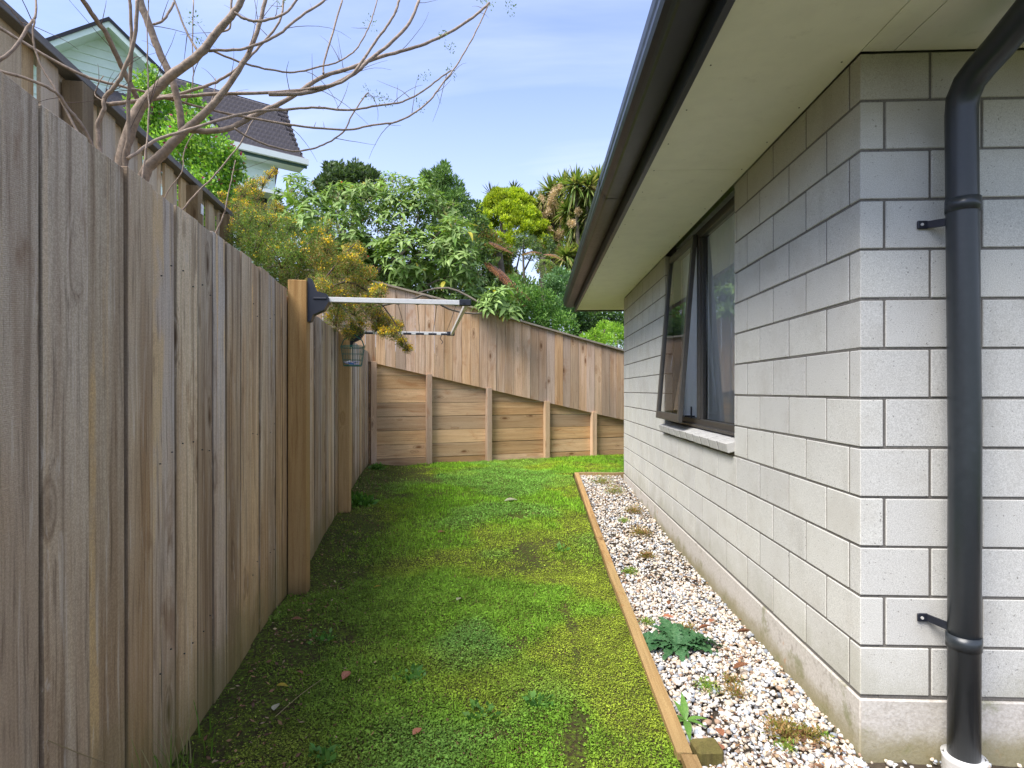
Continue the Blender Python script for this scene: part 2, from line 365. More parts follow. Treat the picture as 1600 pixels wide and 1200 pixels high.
M['soil'] = simple('soil', (0.065, 0.048, 0.03), 0.95, 0, 40, 0.5, 0.8, bdist=0.02)
M['mint'] = simple('mint_weatherboard', (0.66, 0.78, 0.71), 0.6, 0, 10, 0.03, 0.03)
M['mintwhite'] = simple('white_paint', (0.78, 0.82, 0.78), 0.5, 0, 10, 0.02)
M['greentrim'] = simple('dark_green_trim', (0.03, 0.085, 0.065), 0.5)
M['tile'] = simple('pressed_metal_tile', (0.085, 0.074, 0.082), 0.75, 0, 60, 0.25, 0.3)
M['darkglass'] = simple('dark_window', (0.02, 0.025, 0.03), 0.12)
M['bark'] = simple('smooth_grey_bark', (0.27, 0.205, 0.155), 0.8, 0, 55, 0.3, 0.9, dirt=((0.09, 0.06, 0.045), 38, 0.75), bdist=0.004)
M['twig'] = simple('twig_bark', (0.085, 0.055, 0.045), 0.8)
M['treebark'] = simple('dark_bark', (0.12, 0.10, 0.075), 0.9, 0, 12, 0.4, 0.8)
M['rust'] = simple('nail_steel', (0.05, 0.045, 0.04), 0.6)
M['whitetag'] = simple('white_plastic_tag', (0.8, 0.8, 0.8), 0.4)

def leafmat(name, transl=0.35, rough=0.55, spec=0.35):
    m, t = new_mat(name)
    c = t.n('ShaderNodeAttribute', attribute_name='Col').outputs['Color']
    b = t.n('ShaderNodeBsdfPrincipled', {'Base Color': c, 'Roughness': rough, 'Specular IOR Level': spec})
    tr = t.n('ShaderNodeBsdfTranslucent', {'Color': t.mix(1.0, c, (1.2, 1.25, 0.7), 'MULTIPLY')})
    mx = t.n('ShaderNodeMixShader', {0: transl, 1: b.outputs[0], 2: tr.outputs[0]}); t.n('ShaderNodeOutputMaterial', {0: mx.outputs[0]}); return m
M['leaf'] = leafmat('leaf', 0.33)
M['turf'] = leafmat('turf', 0.2, 0.7, 0.2)
M['stone'] = leafmat('stone', 0.0, 0.75, 0.3)
def bigleaf(name, a, b):
    m, t = new_mat(name); p, r = objco(t, 5)
    c = t.mix(t.ramp(t.noise(p, 14, 4), 0.3, 0.7), a, b)
    c = t.mix(1.0, c, t.n('ShaderNodeCombineColor', {0: t.math('MULTIPLY_ADD', r, 0.5, 0.75), 1: t.math('MULTIPLY_ADD', r, 0.4, 0.8), 2: t.math('MULTIPLY_ADD', r, 0.5, 0.75)}).outputs[0], 'MULTIPLY')
    bb = t.n('ShaderNodeBsdfPrincipled', {'Base Color': c, 'Roughness': 0.5, 'Specular IOR Level': 0.35})
    tr = t.n('ShaderNodeBsdfTranslucent', {'Color': c})
    mx = t.n('ShaderNodeMixShader', {0: 0.3, 1: bb.outputs[0], 2: tr.outputs[0]}); t.n('ShaderNodeOutputMaterial', {0: mx.outputs[0]}); return m
M['woolly'] = bigleaf('woolly_leaf', (0.17, 0.31, 0.055), (0.31, 0.42, 0.14))
M['thistle'] = bigleaf('thistle_leaf', (0.035, 0.12, 0.04), (0.09, 0.19, 0.08))
M['freshleaf'] = bigleaf('fresh_leaf', (0.09, 0.22, 0.035), (0.16, 0.30, 0.06))
M['dry_red'] = bigleaf('dry_red_leaf', (0.30, 0.10, 0.05), (0.42, 0.20, 0.11))
M['dry_brown'] = bigleaf('dry_brown_leaf', (0.13, 0.05, 0.02), (0.26, 0.12, 0.06))
M['dry_pale'] = bigleaf('dry_pale_leaf', (0.45, 0.42, 0.25), (0.56, 0.54, 0.38))
M['dry_yellow'] = bigleaf('dry_yellow_leaf', (0.55, 0.36, 0.03), (0.65, 0.45, 0.06))

def glassmat():
    m, t = new_mat('window_glass')
    fr = t.n('ShaderNodeFresnel', {'IOR': 1.6}).outputs[0]
    g = t.n('ShaderNodeBsdfGlossy', {'Color': (0.95, 0.97, 1, 1), 'Roughness': 0.015}); tr = t.n('ShaderNodeBsdfTransparent', {'Color': (0.95, 0.97, 0.97, 1)})
    mx = t.n('ShaderNodeMixShader', {0: t.math('MULTIPLY_ADD', fr, 1.0, 0.05, clamp=True), 1: tr.outputs[0], 2: g.outputs[0]}); t.n('ShaderNodeOutputMaterial', {0: mx.outputs[0]}); return m
M['glass'] = glassmat()
def meshmat():
    m, t = new_mat('green_wire'); finish(t, (0.01, 0.11, 0.085, 1), 0.4); return m
M['greenwire'] = meshmat()

# ------------------------------------------------------------------ ground
def rise(Y): return 0.125 * smooth(3.4, 7.4, np.asarray(Y, float))
FD = Vector((-math.sin(math.atan((800 - 663) / F) + TH), math.cos(math.atan((800 - 663) / F) + TH), 0))   # left fence direction
FA = 0.759
def fence_pt(Z, a=FA, z=0.0):
    """point on a line parallel to the left fence, a metres left of the camera, at camera depth Z"""
    xc = (663 - 800) / F * Z - a
    return Vector((xc * CT - Z * ST, xc * ST + Z * CT, z))
FN = Vector((FD.y, -FD.x, 0))      # towards the lawn
FO = fence_pt(0)
def fdist(X, Y): return (X - FO.x) * FN.x + (Y - FO.y) * FN.y
# far retaining wall line
W0 = at(560, 730, 7.62); W1 = at(972, 714, 9.0)
W0.z = W1.z = 0
WD = (W1 - W0).normalized(); WN = Vector((WD.y, -WD.x, 0))      # towards the camera
def wdist(X, Y): return (X - W0.x) * WN.x + (Y - W0.y) * WN.y
def lawn_z(X, Y):
    X = np.asarray(X, float); Y = np.asarray(Y, float)
    fd = fdist(X, Y); P = np.stack([X, Y, X * 0], -1).reshape(-1, 3)
    n = (fbm(P, 1.6).reshape(X.shape) - 0.5) * 0.05 + (fbm(P, 7).reshape(X.shape) - 0.5) * 0.018
    return rise(Y) + 0.02 + n + 0.035 * (1 - smooth(0, 0.5, fd))

def grid_mesh(name, xs, ys, zf):
    X, Y = np.meshgrid(xs, ys); Z = zf(X, Y); nx, ny = len(xs), len(ys)
    V = np.stack([X, Y, Z], -1).reshape(-1, 3); i = np.arange(nx * ny).reshape(ny, nx)
    Fc = np.stack([i[:-1, :-1], i[:-1, 1:], i[1:, 1:], i[1:, :-1]], -1).reshape(-1, 4)
    return make_mesh(name, V, Fc, smooth_shade=True)

def lawnmat():
    m, t = new_mat('lawn_moss_and_soil'); p = t.n('ShaderNodeNewGeometry').outputs['Position']
    a = t.noise(p, 2.2, 5, 0.6); b = t.noise(p, 60, 4, 0.7); c_ = t.noise(p, 210, 2, 0.6)
    c = t.mix(t.ramp(a, 0.35, 0.6), (0.085, 0.15, 0.016), (0.16, 0.23, 0.02))
    c = t.mix(t.ramp(b, 0.38, 0.72), (0.06, 0.045, 0.022), c)
    c = t.mix(t.math('MULTIPLY', t.ramp(t.noise(p, 3.1, 4, 0.6, 0.3), 0.60, 0.72), 0.7), c, (0.085, 0.062, 0.028))
    h = t.math('ADD', b, t.math('MULTIPLY', c_, 0.5)); finish(t, c, 0.95, h, 0.8, 0.02, spec=0.1); return m
M['lawn'] = lawnmat()
lawn = link('lawn', grid_mesh('lawn', np.arange(-3.2, 5.6, 0.06), np.arange(-2.5, 10.6, 0.06), lawn_z), M['lawn'], kind='structure')
# the lawn sheet is cut back under the gravel bed and behind the fences
def cut(me, keep):
    import bmesh
    bm = bmesh.new(); bm.from_mesh(me)
    bmesh.ops.delete(bm, geom=[f for f in bm.faces if not keep(f.calc_center_median())], context='FACES'); bm.to_mesh(me); bm.free()
BED_X0, BED_Y1 = 0.505, 6.98
cut(lawn.data, lambda c: fdist(c.x, c.y) > -0.06 and wdist(c.x, c.y) > -0.06 and not (c.x > BED_X0 - 0.03 and c.y < BED_Y1 - 0.02))

def groundmat():
    m, t = new_mat('rough_ground'); p = t.n('ShaderNodeNewGeometry').outputs['Position']
    a = t.noise(p, 1.2, 6, 0.65); c = t.mix(t.ramp(a, 0.35, 0.65), (0.05, 0.075, 0.02), (0.10, 0.11, 0.04))
    finish(t, c, 0.95, a, 0.6, 0.05, spec=0.1); return m
M['ground'] = groundmat()
def bank_z(X, Y):
    fd = fdist(X, Y); wd = wdist(X, Y)
    yard = (fd > -0.20) & (wd > -0.20)
    along = (X - W0.x) * WD.x + (Y - W0.y) * WD.y
    far = np.clip(1.52 - along * 0.23, 0.3, 1.7) + np.clip(-wd - 0.6, 0, 40) * 0.11
    left = 0.15 + np.clip(-fd - 0.1, 0, 3) * 0.35 + np.clip(-fd - 3, 0, 30) * 0.08
    left = left + (far - left) * smooth(3.0, 7.6, Y)
    z = np.where(wd <= -0.20, far, left)
    z = z * (1 - smooth(60, 200, np.hypot(X, Y)) * 0.6)
    return np.where(yard, -0.35, z)
fine = np.concatenate([np.linspace(-900, -40, 12), np.arange(-38, -12, 2.0), np.arange(-12, 12, 0.12), np.arange(12, 40, 2.0), np.linspace(42, 900, 12)])
link('ground', grid_mesh('ground', fine, fine, bank_z), M['ground'], kind='structure')

# ------------------------------------------------------------------ the brick house
WX, WY = 1.0375, 1.846          # face of the side wall, face of the front wall
WYF = 6.68                      # far end of the side wall
H, W_ = 0.1585, 0.30            # block module
BZ = CAMZ - 0.972               # underside of the first course
SZ = BZ + 13 * H - 0.006        # soffit height
house = empty('house', (WX, WY, 0), label='single storey pale grey block house with dark gutter and cream soffit, right side', cat='house')
HL = Vector((-WX, -WY, 0))
def hpart(name, mb, mat, sm=False, **kw):
    return link(name, mb.mesh(name, sm), mat, house, loc=HL, **kw)
J = 0.0085
block_cache = {}
def block(x0, x1, y0, y1, z0, z1, name='block'):
    dx, dy, dz = x1 - x0, y1 - y0, z1 - z0
    k = (round(dx, 3), round(dy, 3), round(dz, 3))
    if k not in block_cache: block_cache[k] = MB().box(0, dx, 0, dy, 0, dz, 0.0022).mesh('block')
    jx = rnd.uniform(-0.0012, 0.0012)
    link(name, block_cache[k], M['block'], house, loc=Vector((x0 + jx, y0 + jx, z0 + rnd.uniform(-0.0008, 0.0008))) + HL)
OY0, OY1 = 2.99, 4.572          # window opening
OZ0 = 0.905
T = 0.07
for r_ in range(13):
    z0 = BZ + r_ * H; z1 = z0 + H - J
    if r_ == 12: z1 -= 0.004
    odd = (12 - r_) % 2         # top course: 0.21 on the front, T on the side
    # front wall
    fl = 0.213 if not odd else 0.0715
    sd = 0.0615 if not odd else 0.208
    block(WX, WX + fl, WY, WY + (sd if odd else 0.0615), z0, z1)
    x = WX + fl + J
    while x < 2.75:
        x1 = min(x + W_ - J, 2.8); block(x, x1, WY, WY + T, z0, z1); x += W_
    # side wall
    y = WY + sd + J
    if not odd: y = WY + 0.0615 + J
    while y < WYF - 0.01:
        y1 = min(y + W_ - J, WYF)
        segs = [(y, y1)]
        if z1 > OZ0 - 0.03:
            segs = []
            if y < OY0: segs.append((y, min(y1, OY0)))
            if y1 > OY1: segs.append((max(y, OY1), y1))
        for a, b in segs:
            if b - a > 0.012: block(WX, WX + T, a, b, z0, z1)
        y += W_
# recessed mortar and inner walls
mo = MB()
mx0, mx1 = WX + 0.0028, WX + 0.058
zt = SZ - 0.004
mo.box(mx0, mx1, WY + 0.0055, OY0 - 0.004, BZ - 0.012, zt); mo.box(mx0, mx1, OY1 + 0.004, WYF - 0.01, BZ - 0.012, zt)
mo.box(mx0, mx1, OY0 - 0.004, OY1 + 0.004, BZ - 0.012, OZ0 - 0.05)
mo.box(mx1 + 0.001, 2.79, WY + 0.004, WY + 0.06, BZ - 0.012, zt)
hpart('mortar', mo, M['mortar'])
inn = MB()
inn.box(1.125, 1.2, 1.93, OY0 - 0.003, 0, 2.4); inn.box(1.125, 1.2, OY1 + 0.003, WYF - 0.02, 0, 2.4); inn.box(1.125, 1.16, OY0 - 0.003, OY1 + 0.003, 0, OZ0)
inn.box(1.2, 5, 1.93, 2.0, 0, 2.4); inn.box(1.2, 5, 6.55, 6.62, 0, 2.4); inn.box(5, 5.07, 1.93, 6.62, 0, 0.5); inn.box(1.2, 5, 2, 6.55, 0.02, 0.05); inn.box(1.13, 5, 2, 6.55, 2.32, 2.38)  # unseen far wall kept low, an added opening to let daylight onto the curtain
hpart('inner_wall', inn, M['room'])
# far end wall and wall to the right beyond the blocks
hpart('end_wall', MB().box(WX + T + 0.002, 5.1, WYF - 0.07, WYF, BZ, zt), M['mortar'])
hpart('plinth', MB().box(WX - 0.004, 5.1, WY - 0.004, WYF + 0.003, -0.25, BZ - 0.014, 0.004), M['plinth'])
# sill of sloping blocks
sill_me = MB().box(-0.028, 0.125, 0, 0.143, 0, 0.052, 0.003).mesh('sill_block')
ns = 10; pit = (OY1 - OY0 + 0.045) / ns
for i in range(ns):
    link('sill_block', sill_me, M['sillblock'], house, loc=Vector((WX - 0.004, OY0 - 0.002 + i * pit, OZ0 - 0.052 + rnd.uniform(-.001, .001))) + HL, rot=(0, R(-14), 0), scale=(1, (pit - 0.014) / 0.143, 1))
link('grout', MB().box(-0.0255, 0.12, 0.002, OY1 - OY0 + 0.03, 0.002, 0.0495).mesh('grout'), M['grout'], house, loc=Vector((WX - 0.004, OY0 - 0.002, OZ0 - 0.052)) + HL, rot=(0, R(-14), 0))
hpart('sill_bed', MB().box(WX + 0.006, WX + 0.1, OY0 + 0.002, OY1 + 0.0, OZ0 - 0.06, OZ0 - 0.024), M['mortar'])
# window: frame > panes, sash, catch; curtain behind
FX = WX + 0.058
WZ0, WZ1 = OZ0 + 0.028, SZ - 0.002
fr = MB(); fw = 0.042
fr.box(FX, FX + 0.06, OY0 + 0.001, OY0 + fw, WZ0, WZ1, 0.003); fr.box(FX, FX + 0.06, OY1 - fw, OY1 - 0.001, WZ0, WZ1, 0.003)
fr.box(FX + 0.002, FX + 0.058, OY0 + fw, OY1 - fw, WZ0, WZ0 + 0.05, 0.003); fr.box(FX + 0.002, FX + 0.058, OY0 + fw, OY1 - fw, WZ1 - 0.055, WZ1, 0.003)
MY = 3.845
fr.box(FX - 0.004, FX + 0.056, MY - 0.026, MY + 0.026, WZ0 + 0.05, WZ1 - 0.055, 0.003)
fr.box(FX - 0.028, FX - 0.001, OY0 + 0.003, OY1 - 0.003, WZ0 - 0.004, WZ0 + 0.012, 0.002)      # drip lip
fr.box(FX + 0.012, FX + 0.03, OY0 + fw, OY0 + fw + 0.014, WZ0 + 0.05, WZ1 - 0.055); fr.box(FX + 0.012, FX + 0.03, MY - 0.04, MY - 0.026, WZ0 + 0.05, WZ1 - 0.055)
win = hpart('window', fr, M['winframe'])
link('pane', MB().add([(FX + 0.02, OY0 + fw, WZ0 + 0.05), (FX + 0.02, OY0 + fw, WZ1 - 0.055), (FX + 0.02, MY - 0.026, WZ1 - 0.055), (FX + 0.02, MY - 0.026, WZ0 + 0.05)], [(0, 1, 2, 3)]).mesh('pane'), M['glass'], win)
# awning sash hinged at its head
sh = WZ1 - 0.03 - (WZ0 + 0.018); sw = OY1 - 0.02 - (MY + 0.002)
sa = MB()
sa.box(-0.03, 0.0, 0, 0.045, -sh, 0, 0.003); sa.box(-0.03, 0.0, sw - 0.045, sw, -sh, 0, 0.003)
sa.box(-0.029, -0.001, 0.045, sw - 0.045, -sh, -sh + 0.055, 0.003); sa.box(-0.029, -0.001, 0.045, sw - 0.045, -0.05, 0, 0.003)
SM = Matrix.Translation((FX - 0.004, MY + 0.002, WZ1 - 0.03)) @ Matrix.Rotation(R(4.6), 4, 'Y')
so_ = link('sash', sa.mesh('sash'), M['winframe'], win); so_.matrix_local = SM
sp_ = link('sash_pane', MB().add([(-0.016, 0.045, -sh + 0.055), (-0.016, 0.045, -0.05), (-0.016, sw - 0.045, -0.05), (-0.016, sw - 0.045, -sh + 0.055)], [(0, 1, 2, 3)]).mesh('sash_pane'), M['glass'], win); sp_.matrix_local = SM
ct = MB(); ct.tube([(FX - 0.06, MY + 0.10, WZ0 + 0.065), (FX + 0.01, MY + 0.13, WZ0 + 0.06)], 0.006, 6); ct.tube([(FX - 0.02, MY + 0.1, WZ0 + 0.05), (FX - 0.02, MY + 0.1, WZ0 + 0.13)], 0.006, 6)
link('stay', ct.mesh('stay'), M['black'], win)
# curtain: gently folded cloth
ys = np.arange(OY0 - 0.05, OY1 + 0.06, 0.012); zs = np.array([0.75, 2.3])
V = np.array([(1.178 + 0.012 * math.sin(y * 31 + math.sin(y * 9)) + 0.006 * math.sin(y * 83), y, z) for z in zs for y in ys]); n_ = len(ys)
Fc = [(i, i + 1, n_ + i + 1, n_ + i) for i in range(n_ - 1)]
link('curtain', make_mesh('curtain', V, Fc, smooth_shade=True), M['blind'], win)
# soffit panels, fascia, gutter, roof
FXO = 0.522; FYO = WY - 0.515; FYE = 7.66
ZP = SZ
js = [FYO + 0.028, 2.80, 5.23, FYE - 0.028]
for a, b in zip(js[:-1], js[1:]):
    hpart('soffit_panel', MB().box(FXO + 0.027, WX - 0.001 if b < WYF else WX - 0.001, a + (0.0015 if a > 2 else 0), b - 0.0015, ZP, ZP + 0.006), M['soffit'])
for a, b in ((WX + 0.0015, 1.14), (1.143, 3.5), (3.503, 5.5)):
    hpart('soffit_panel', MB().box(a, b, FYO + 0.028, WY - 0.001, ZP, ZP + 0.006), M['soffit'])
hpart('soffit_panel', MB().box(WX + 0.0015, 5.5, WYF + 0.004, FYE - 0.028, ZP, ZP + 0.006), M['soffit'])
fa = MB()
fa.box(FXO, FXO + 0.025, FYO, FYE, ZP - 0.016, 2.42, 0.002); fa.box(FXO + 0.0255, 6, FYO, FYO + 0.025, ZP - 0.016, 2.42, 0.002); fa.box(FXO + 0.0255, 6, FYE - 0.025, FYE, ZP - 0.016, 2.42, 0.002)
hpart('fascia', fa, M['steel'])
prof = [(0.002, 2.40), (0.002, 2.322), (0.012, 2.318), (0.098, 2.314), (0.108, 2.316), (0.1115, 2.321), (0.109, 2.327), (0.116, 2.336), (0.132, 2.352), (0.139, 2.372), (0.139, 2.392), (0.143, 2.405), (0.1455, 2.435), (0.142, 2.444), (0.135, 2.446)]
prof2 = [(d_ - 0.003 if d_ > 0.05 else d_ + 0.003, z + (0.003 if 2.30 < z < 2.33 else 0.0)) for d_, z in prof][::-1]
loop = prof + prof2
path = [((6, FYO), (0, -1)), ((FXO, FYO), (-1, -1)), ((FXO, FYE), (-1, 1)), ((6, FYE), (0, 1))]
vs = []; fs = []; L = len(loop)
for (bx, by), (ox, oy) in path:
    for d_, z in loop: vs.append((bx + ox * d_, by + oy * d_, z))
for i in range(3):
    for k in range(L):
        k2 = (k + 1) % L; fs.append((i * L + k, i * L + k2, (i + 1) * L + k2, (i + 1) * L + k))
hpart('gutter', MB().add(vs, fs), M['steel'])
# gutter joiners
for y in (3.4, 6.2):
    pj = [(a - 0.0 + (0.0022 if a > 0.05 else 0), b - (0.0022 if b < 2.33 else 0)) for a, b in prof]
    vv = [(FXO - a, y + q, b) for q in (-0.03, 0.03) for a, b in pj]; n_ = len(pj)
    hpart('gutter_joiner', MB().add(vv, [(i, i + 1, n_ + i + 1, n_ + i) for i in range(n_ - 1)]), M['steel'])
rf = MB(); e = 0.07
c0, c1, c2, c3 = (FXO - e, FYO - e, 2.43), (6.2, FYO - e, 2.43), (6.2, FYE + e, 2.43), (FXO - e, FYE + e, 2.43)
r0, r1 = (FXO - e + 3.2, FYO + 3.1, 3.65), (6.2, FYO + 3.1, 3.65)
rf.add([c0, c1, c2, c3, r0, r1], [(0, 1, 5, 4), (1, 2, 5), (2, 3, 4, 5), (3, 0, 4), (0, 3, 2, 1)])
hpart('roof', rf, M['roofsteel'])
nl = MB()
for yy in np.arange(1.9, 7.5, 0.3):
    for xx in (FXO + 0.06, WX - 0.03 if yy < WYF else 1.0): nl.tube([(xx, yy, ZP - 0.0015), (xx, yy, ZP + 0.002)], 0.003, 6)
hpart('soffit_nails', nl, M['rust'], kind='stuff')
# downpipe
PX, PY, PR = 1.302, WY - 0.082, 0.0415
dp = MB()
pp = [(PX - 0.005, PY, 0.03), (PX - 0.002, PY, 1.0), (PX - 0.012, PY, 2.02), (PX - 0.012, PY - 0.006, 2.06), (PX - 0.010, PY - 0.03, 2.095), (PX - 0.006, PY - 0.07, 2.118), (PX + 0.0, PY - 0.12, 2.14), (PX + 0.03, FYO - 0.075, 2.33)]
dp.tube(pp, [PR] * 3 + [PR * 1.03] * 4 + [PR], 32)
dpo = hpart('downpipe', dp, M['pipe'], sm=True)
for z in (1.735, 0.415):
    link('collar', MB().tube([(PX - 0.004 - 0.004 * z / 2, PY, z - 0.02), (PX - 0.004 - 0.004 * z / 2, PY, z + 0.02)], PR + 0.0035, 32).mesh('collar', True), M['pipe'], dpo)
for z in (1.70, 0.455):
    cb = MB(); cb.box(PX - 0.092, PX - 0.060, WY - 0.010, WY - 0.003, z - 0.013, z + 0.013, 0.002)
    cb.add([(PX - 0.064, WY - 0.009, z - 0.011), (PX - 0.064, WY - 0.009, z + 0.011), (PX - 0.035, PY + 0.02, z + 0.006), (PX - 0.035, PY + 0.02, z - 0.018), (PX - 0.060, WY - 0.004, z - 0.011), (PX - 0.060, WY - 0.004, z + 0.011), (PX - 0.03, PY + 0.025, z + 0.006), (PX - 0.03, PY + 0.025, z - 0.018)],
           [(0, 1, 2, 3), (7, 6, 5, 4), (1, 5, 6, 2), (0, 3, 7, 4), (0, 4, 5, 1), (3, 2, 6, 7)])
    link('bracket', cb.mesh('bracket'), M['black'], dpo)
    link('screw', MB().tube([(PX - 0.080, WY - 0.010, z), (PX - 0.080, WY - 0.013, z)], 0.0045, 10).mesh('screw'), M['alu'], dpo)
so2 = MB(); so2.tube([(PX - 0.004, PY, -0.25), (PX - 0.004, PY, 0.055), (PX - 0.004, PY, 0.068), (PX - 0.004, PY, 0.069), (PX - 0.004, PY, 0.02)], [0.055, 0.055, 0.058, 0.050, 0.050], 32, cap=False)
hpart('pipe_socket', so2, M['pvc'], sm=True)

# ------------------------------------------------------------------ left paling fence
fang = math.atan2(FD.y, FD.x)
lf = empty('fence', fence_pt(3.12), fang, label='long weathered grey paling fence along the left side of the lawn, with two pale posts', cat='fence')
def fence_child(name, me, mat, s, n, z, rot=(0, 0, 0), scale=(1, 1, 1), **kw):   # s along, n towards lawn
    return link(name, me, mat, lf, loc=(s, -n, z), rot=rot, scale=scale, **kw)
cosd = math.cos(math.atan((800 - 663) / F))
def S(Z): return (Z - 3.12) / cosd
pal = [MB().box(-0.0738, 0.0738, -0.011, 0.011, 0, hh, 0.0016).mesh('paling') for hh in (1.765 - 0.0, 1.72)]
joints = [1.12, 1.276, 1.437, 1.575, 1.73, 1.892, 2.03, 2.16, 2.32, 2.456, 2.60, 2.738, 2.89, 3.035, 3.12]
z_ = 1.12 - 0.155
pre = []
while z_ > -1.6: pre.append(z_); z_ -= 0.152
joints = pre[::-1] + joints
post_z = []
z_ = 3.12
while z_ < 7.9: z_ += 0.1515; joints.append(z_)
for i, (a, b) in enumerate(zip(joints[:-1], joints[1:])):
    if b - a < 0.05: continue
    wdt = (b - a) / cosd; k = 0 if b <= 3.13 else 1
    base = -0.02
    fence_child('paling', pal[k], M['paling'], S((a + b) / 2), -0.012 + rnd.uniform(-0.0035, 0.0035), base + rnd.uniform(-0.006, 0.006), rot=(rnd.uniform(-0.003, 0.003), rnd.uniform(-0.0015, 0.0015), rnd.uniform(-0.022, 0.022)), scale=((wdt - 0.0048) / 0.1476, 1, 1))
pm = MB().box(-0.05, 0.05, -0.05, 0.05, 0, 1.79, 0.003).mesh('post')
pm2 = MB().box(-0.05, 0.05, -0.05, 0.05, 0, 1.70, 0.003).mesh('post')
POST = [(3.17, pm), (4.99, pm2), (7.5, pm2)]
for Z, me in POST[:2]: fence_child('post', me, M['post'], S(Z), 0.052, 0.0)
for z in (0.35, 1.0, 1.55):
    rl = MB().box(-4.6, 4.7, 0.03, 0.075, -0.035, 0.035).mesh('rail'); fence_child('rail', rl, M['post'], 0, 0, z)
# nails
nm = MB()
for a, b in zip(joints[:-1], joints[1:]):
    if not 0.9 < a < 4.0 or rnd.random() < 0.3: continue
    for z in (0.37, 0.98, 1.53):
        for f in (0.28, 0.74):
            s = S(a + (b - a) * f) + rnd.uniform(-.008, .008); zn_ = z + rnd.uniform(-.03, .03); nm.tube([(s, 0.002, zn_), (s, -0.0022, zn_)], 0.0021, 6)
fence_child('nail_heads', nm.mesh('nail_heads'), M['rust'], 0, 0, 0, kind='stuff')

# ------------------------------------------------------------------ back fence on the bank
A2 = 1.9
bf0 = fence_pt(2.0, A2, 0)
bf = empty('fence', bf0, fang, label='higher paling fence with dark capping on the bank behind the left fence', cat='fence')
def bs(Z): return (Z - 2.0) / cosd
topz = CAMZ + 1.675
bpal = MB().box(-0.075, 0.075, -0.010, 0.010, 0, 1.78, 0.0015).mesh('paling')
ZE = A2 * F / (663 - 351)
zz_ = 0.7; i = 0
while zz_ < ZE:
    link('paling', bpal, M['backpale'], bf, loc=(bs(zz_), 0.02 if i % 2 else -0.008, topz - 1.80), rot=(0, 0, rnd.uniform(-.02, .02)), scale=(0.80 if i % 2 else 0.92, 1, 1)); zz_ += 0.133; i += 1
bpost = MB().box(-0.05, 0.05, -0.05, 0.05, 0, 1.95, 0.003).mesh('post')
for px in (104, 291, 343):
    Zp = A2 * F / (663 - px) + 0.0
    link('post', bpost, M['backpost'], bf, loc=(bs(Zp), -0.055, topz - 2.0))
link('rail', MB().box(bs(0.6), bs(ZE), 0.035, 0.075, -0.045, 0.045).mesh('rail'), M['backpale'], bf, loc=(0, 0, topz - 1.3))
link('rail', MB().box(bs(0.6), bs(ZE), 0.035, 0.075, -0.045, 0.045).mesh('rail'), M['backpale'], bf, loc=(0, 0, topz - 0.3))
link('capping', MB().box(bs(0.6), bs(ZE) + 0.02, -0.075, 0.085, -0.022, 0.022, 0.003).mesh('capping'), M['backcap'], bf, loc=(0, 0, topz))
link('tag', MB().box(-0.022, 0.022, -0.003, 0.003, -0.04, 0.04).mesh('tag'), M['whitetag'], bf, loc=(bs(A2 * F / (663 - 293)), -0.11, topz - 0.22), rot=(0, 0, R(0)))

# ------------------------------------------------------------------ far retaining wall and the fence on it
def wall_pt(px):
    """distance along the far wall line where photo column px meets it"""
    q = (px - 800) / F; ax, ay = q * CT - ST, q * ST + CT      # ray direction per metre of depth
    # W0 + s*WD = k*(ax,ay)
    det = WD.x * (-ay) + ax * WD.y
    return (-W0.x * (-ay) - ax * (-(-W0.y)) * 1.0) / det if False else ((W0.y * ax - W0.x * ay) / (WD.x * ay - WD.y * ax))
wang = math.atan2(WD.y, WD.x)
rw = empty('retaining_wall', W0, wang, label='low retaining wall of horizontal timber planks at the far end of the lawn', cat='retaining wall')
def wz_top(s): return top_l + (top_r - top_l) * (s - sL) / (sR - sL)
def zat(px, py):
    s = wall_pt(px); p = W0 + WD * s; Z = -p.x * ST + p.y * CT; return CAMZ + (HY - py) / F * Z
sL, sR = wall_pt(577), wall_pt(972)
top_l, top_r = zat(577, 566), zat(972, 656)
SEND = sR + 3.0
posts = [wall_pt(p) for p in (583, 669, 762, 852, 925)]
posts = posts + [posts[-1] + 0.85 * k for k in (1, 2, 3)]
ph = 0.192
for i, s in enumerate(posts):
    h = wz_top(s) + 0.02
    link('post', MB().box(-0.038, 0.038, 0, 0.09, -0.2, h, 0.003).mesh('post'), M['plank'] if False else M['farpale'], rw, loc=(s, -0.095, 0))
edges = [-1.0] + posts + [SEND]
for a, b in zip(edges[:-1], edges[1:]):
    k = 0
    while True:
        z0 = 0.045 + k * ph; z1 = z0 + ph - 0.006
        za, zb = wz_top(a + 0.0) + 0.05, wz_top(b) + 0.05
        if z0 > min(za, 1.75): break
        ta, tb = min(z1, za), max(z0 + 0.01, min(z1, zb))
        if k == 0: z0 -= 0.15
        o = rnd.uniform(-0.004, 0.004)
        # plank from a to b, its top trimmed to the slope
        xa, xb = a + 0.002, b - 0.002
        vs = [(xa, 0.0, z0), (xb, 0.0, z0), (xb, 0.045, z0), (xa, 0.045, z0), (xa, 0.0, ta), (xb, 0.0, tb), (xb, 0.045, tb), (xa, 0.045, ta)]
        fs = [(0, 3, 2, 1), (4, 5, 6, 7), (0, 1, 5, 4), (1, 2, 6, 5), (2, 3, 7, 6), (3, 0, 4, 7)]
        link('plank', MB().add(vs, fs).mesh('plank'), M['plank'], rw, loc=(0, o, 0), rot=(0, rnd.uniform(-.0015, .0015), 0))
        k += 1
uf = empty('fence', W0 + WD * 1.0, wang, label='sloping tan paling fence standing on the far retaining wall', cat='fence')
upl = [(560, 437), (596, 445), (745, 484), (973, 549)]
us = [(wall_pt(a), zat(a, b)) for a, b in upl]
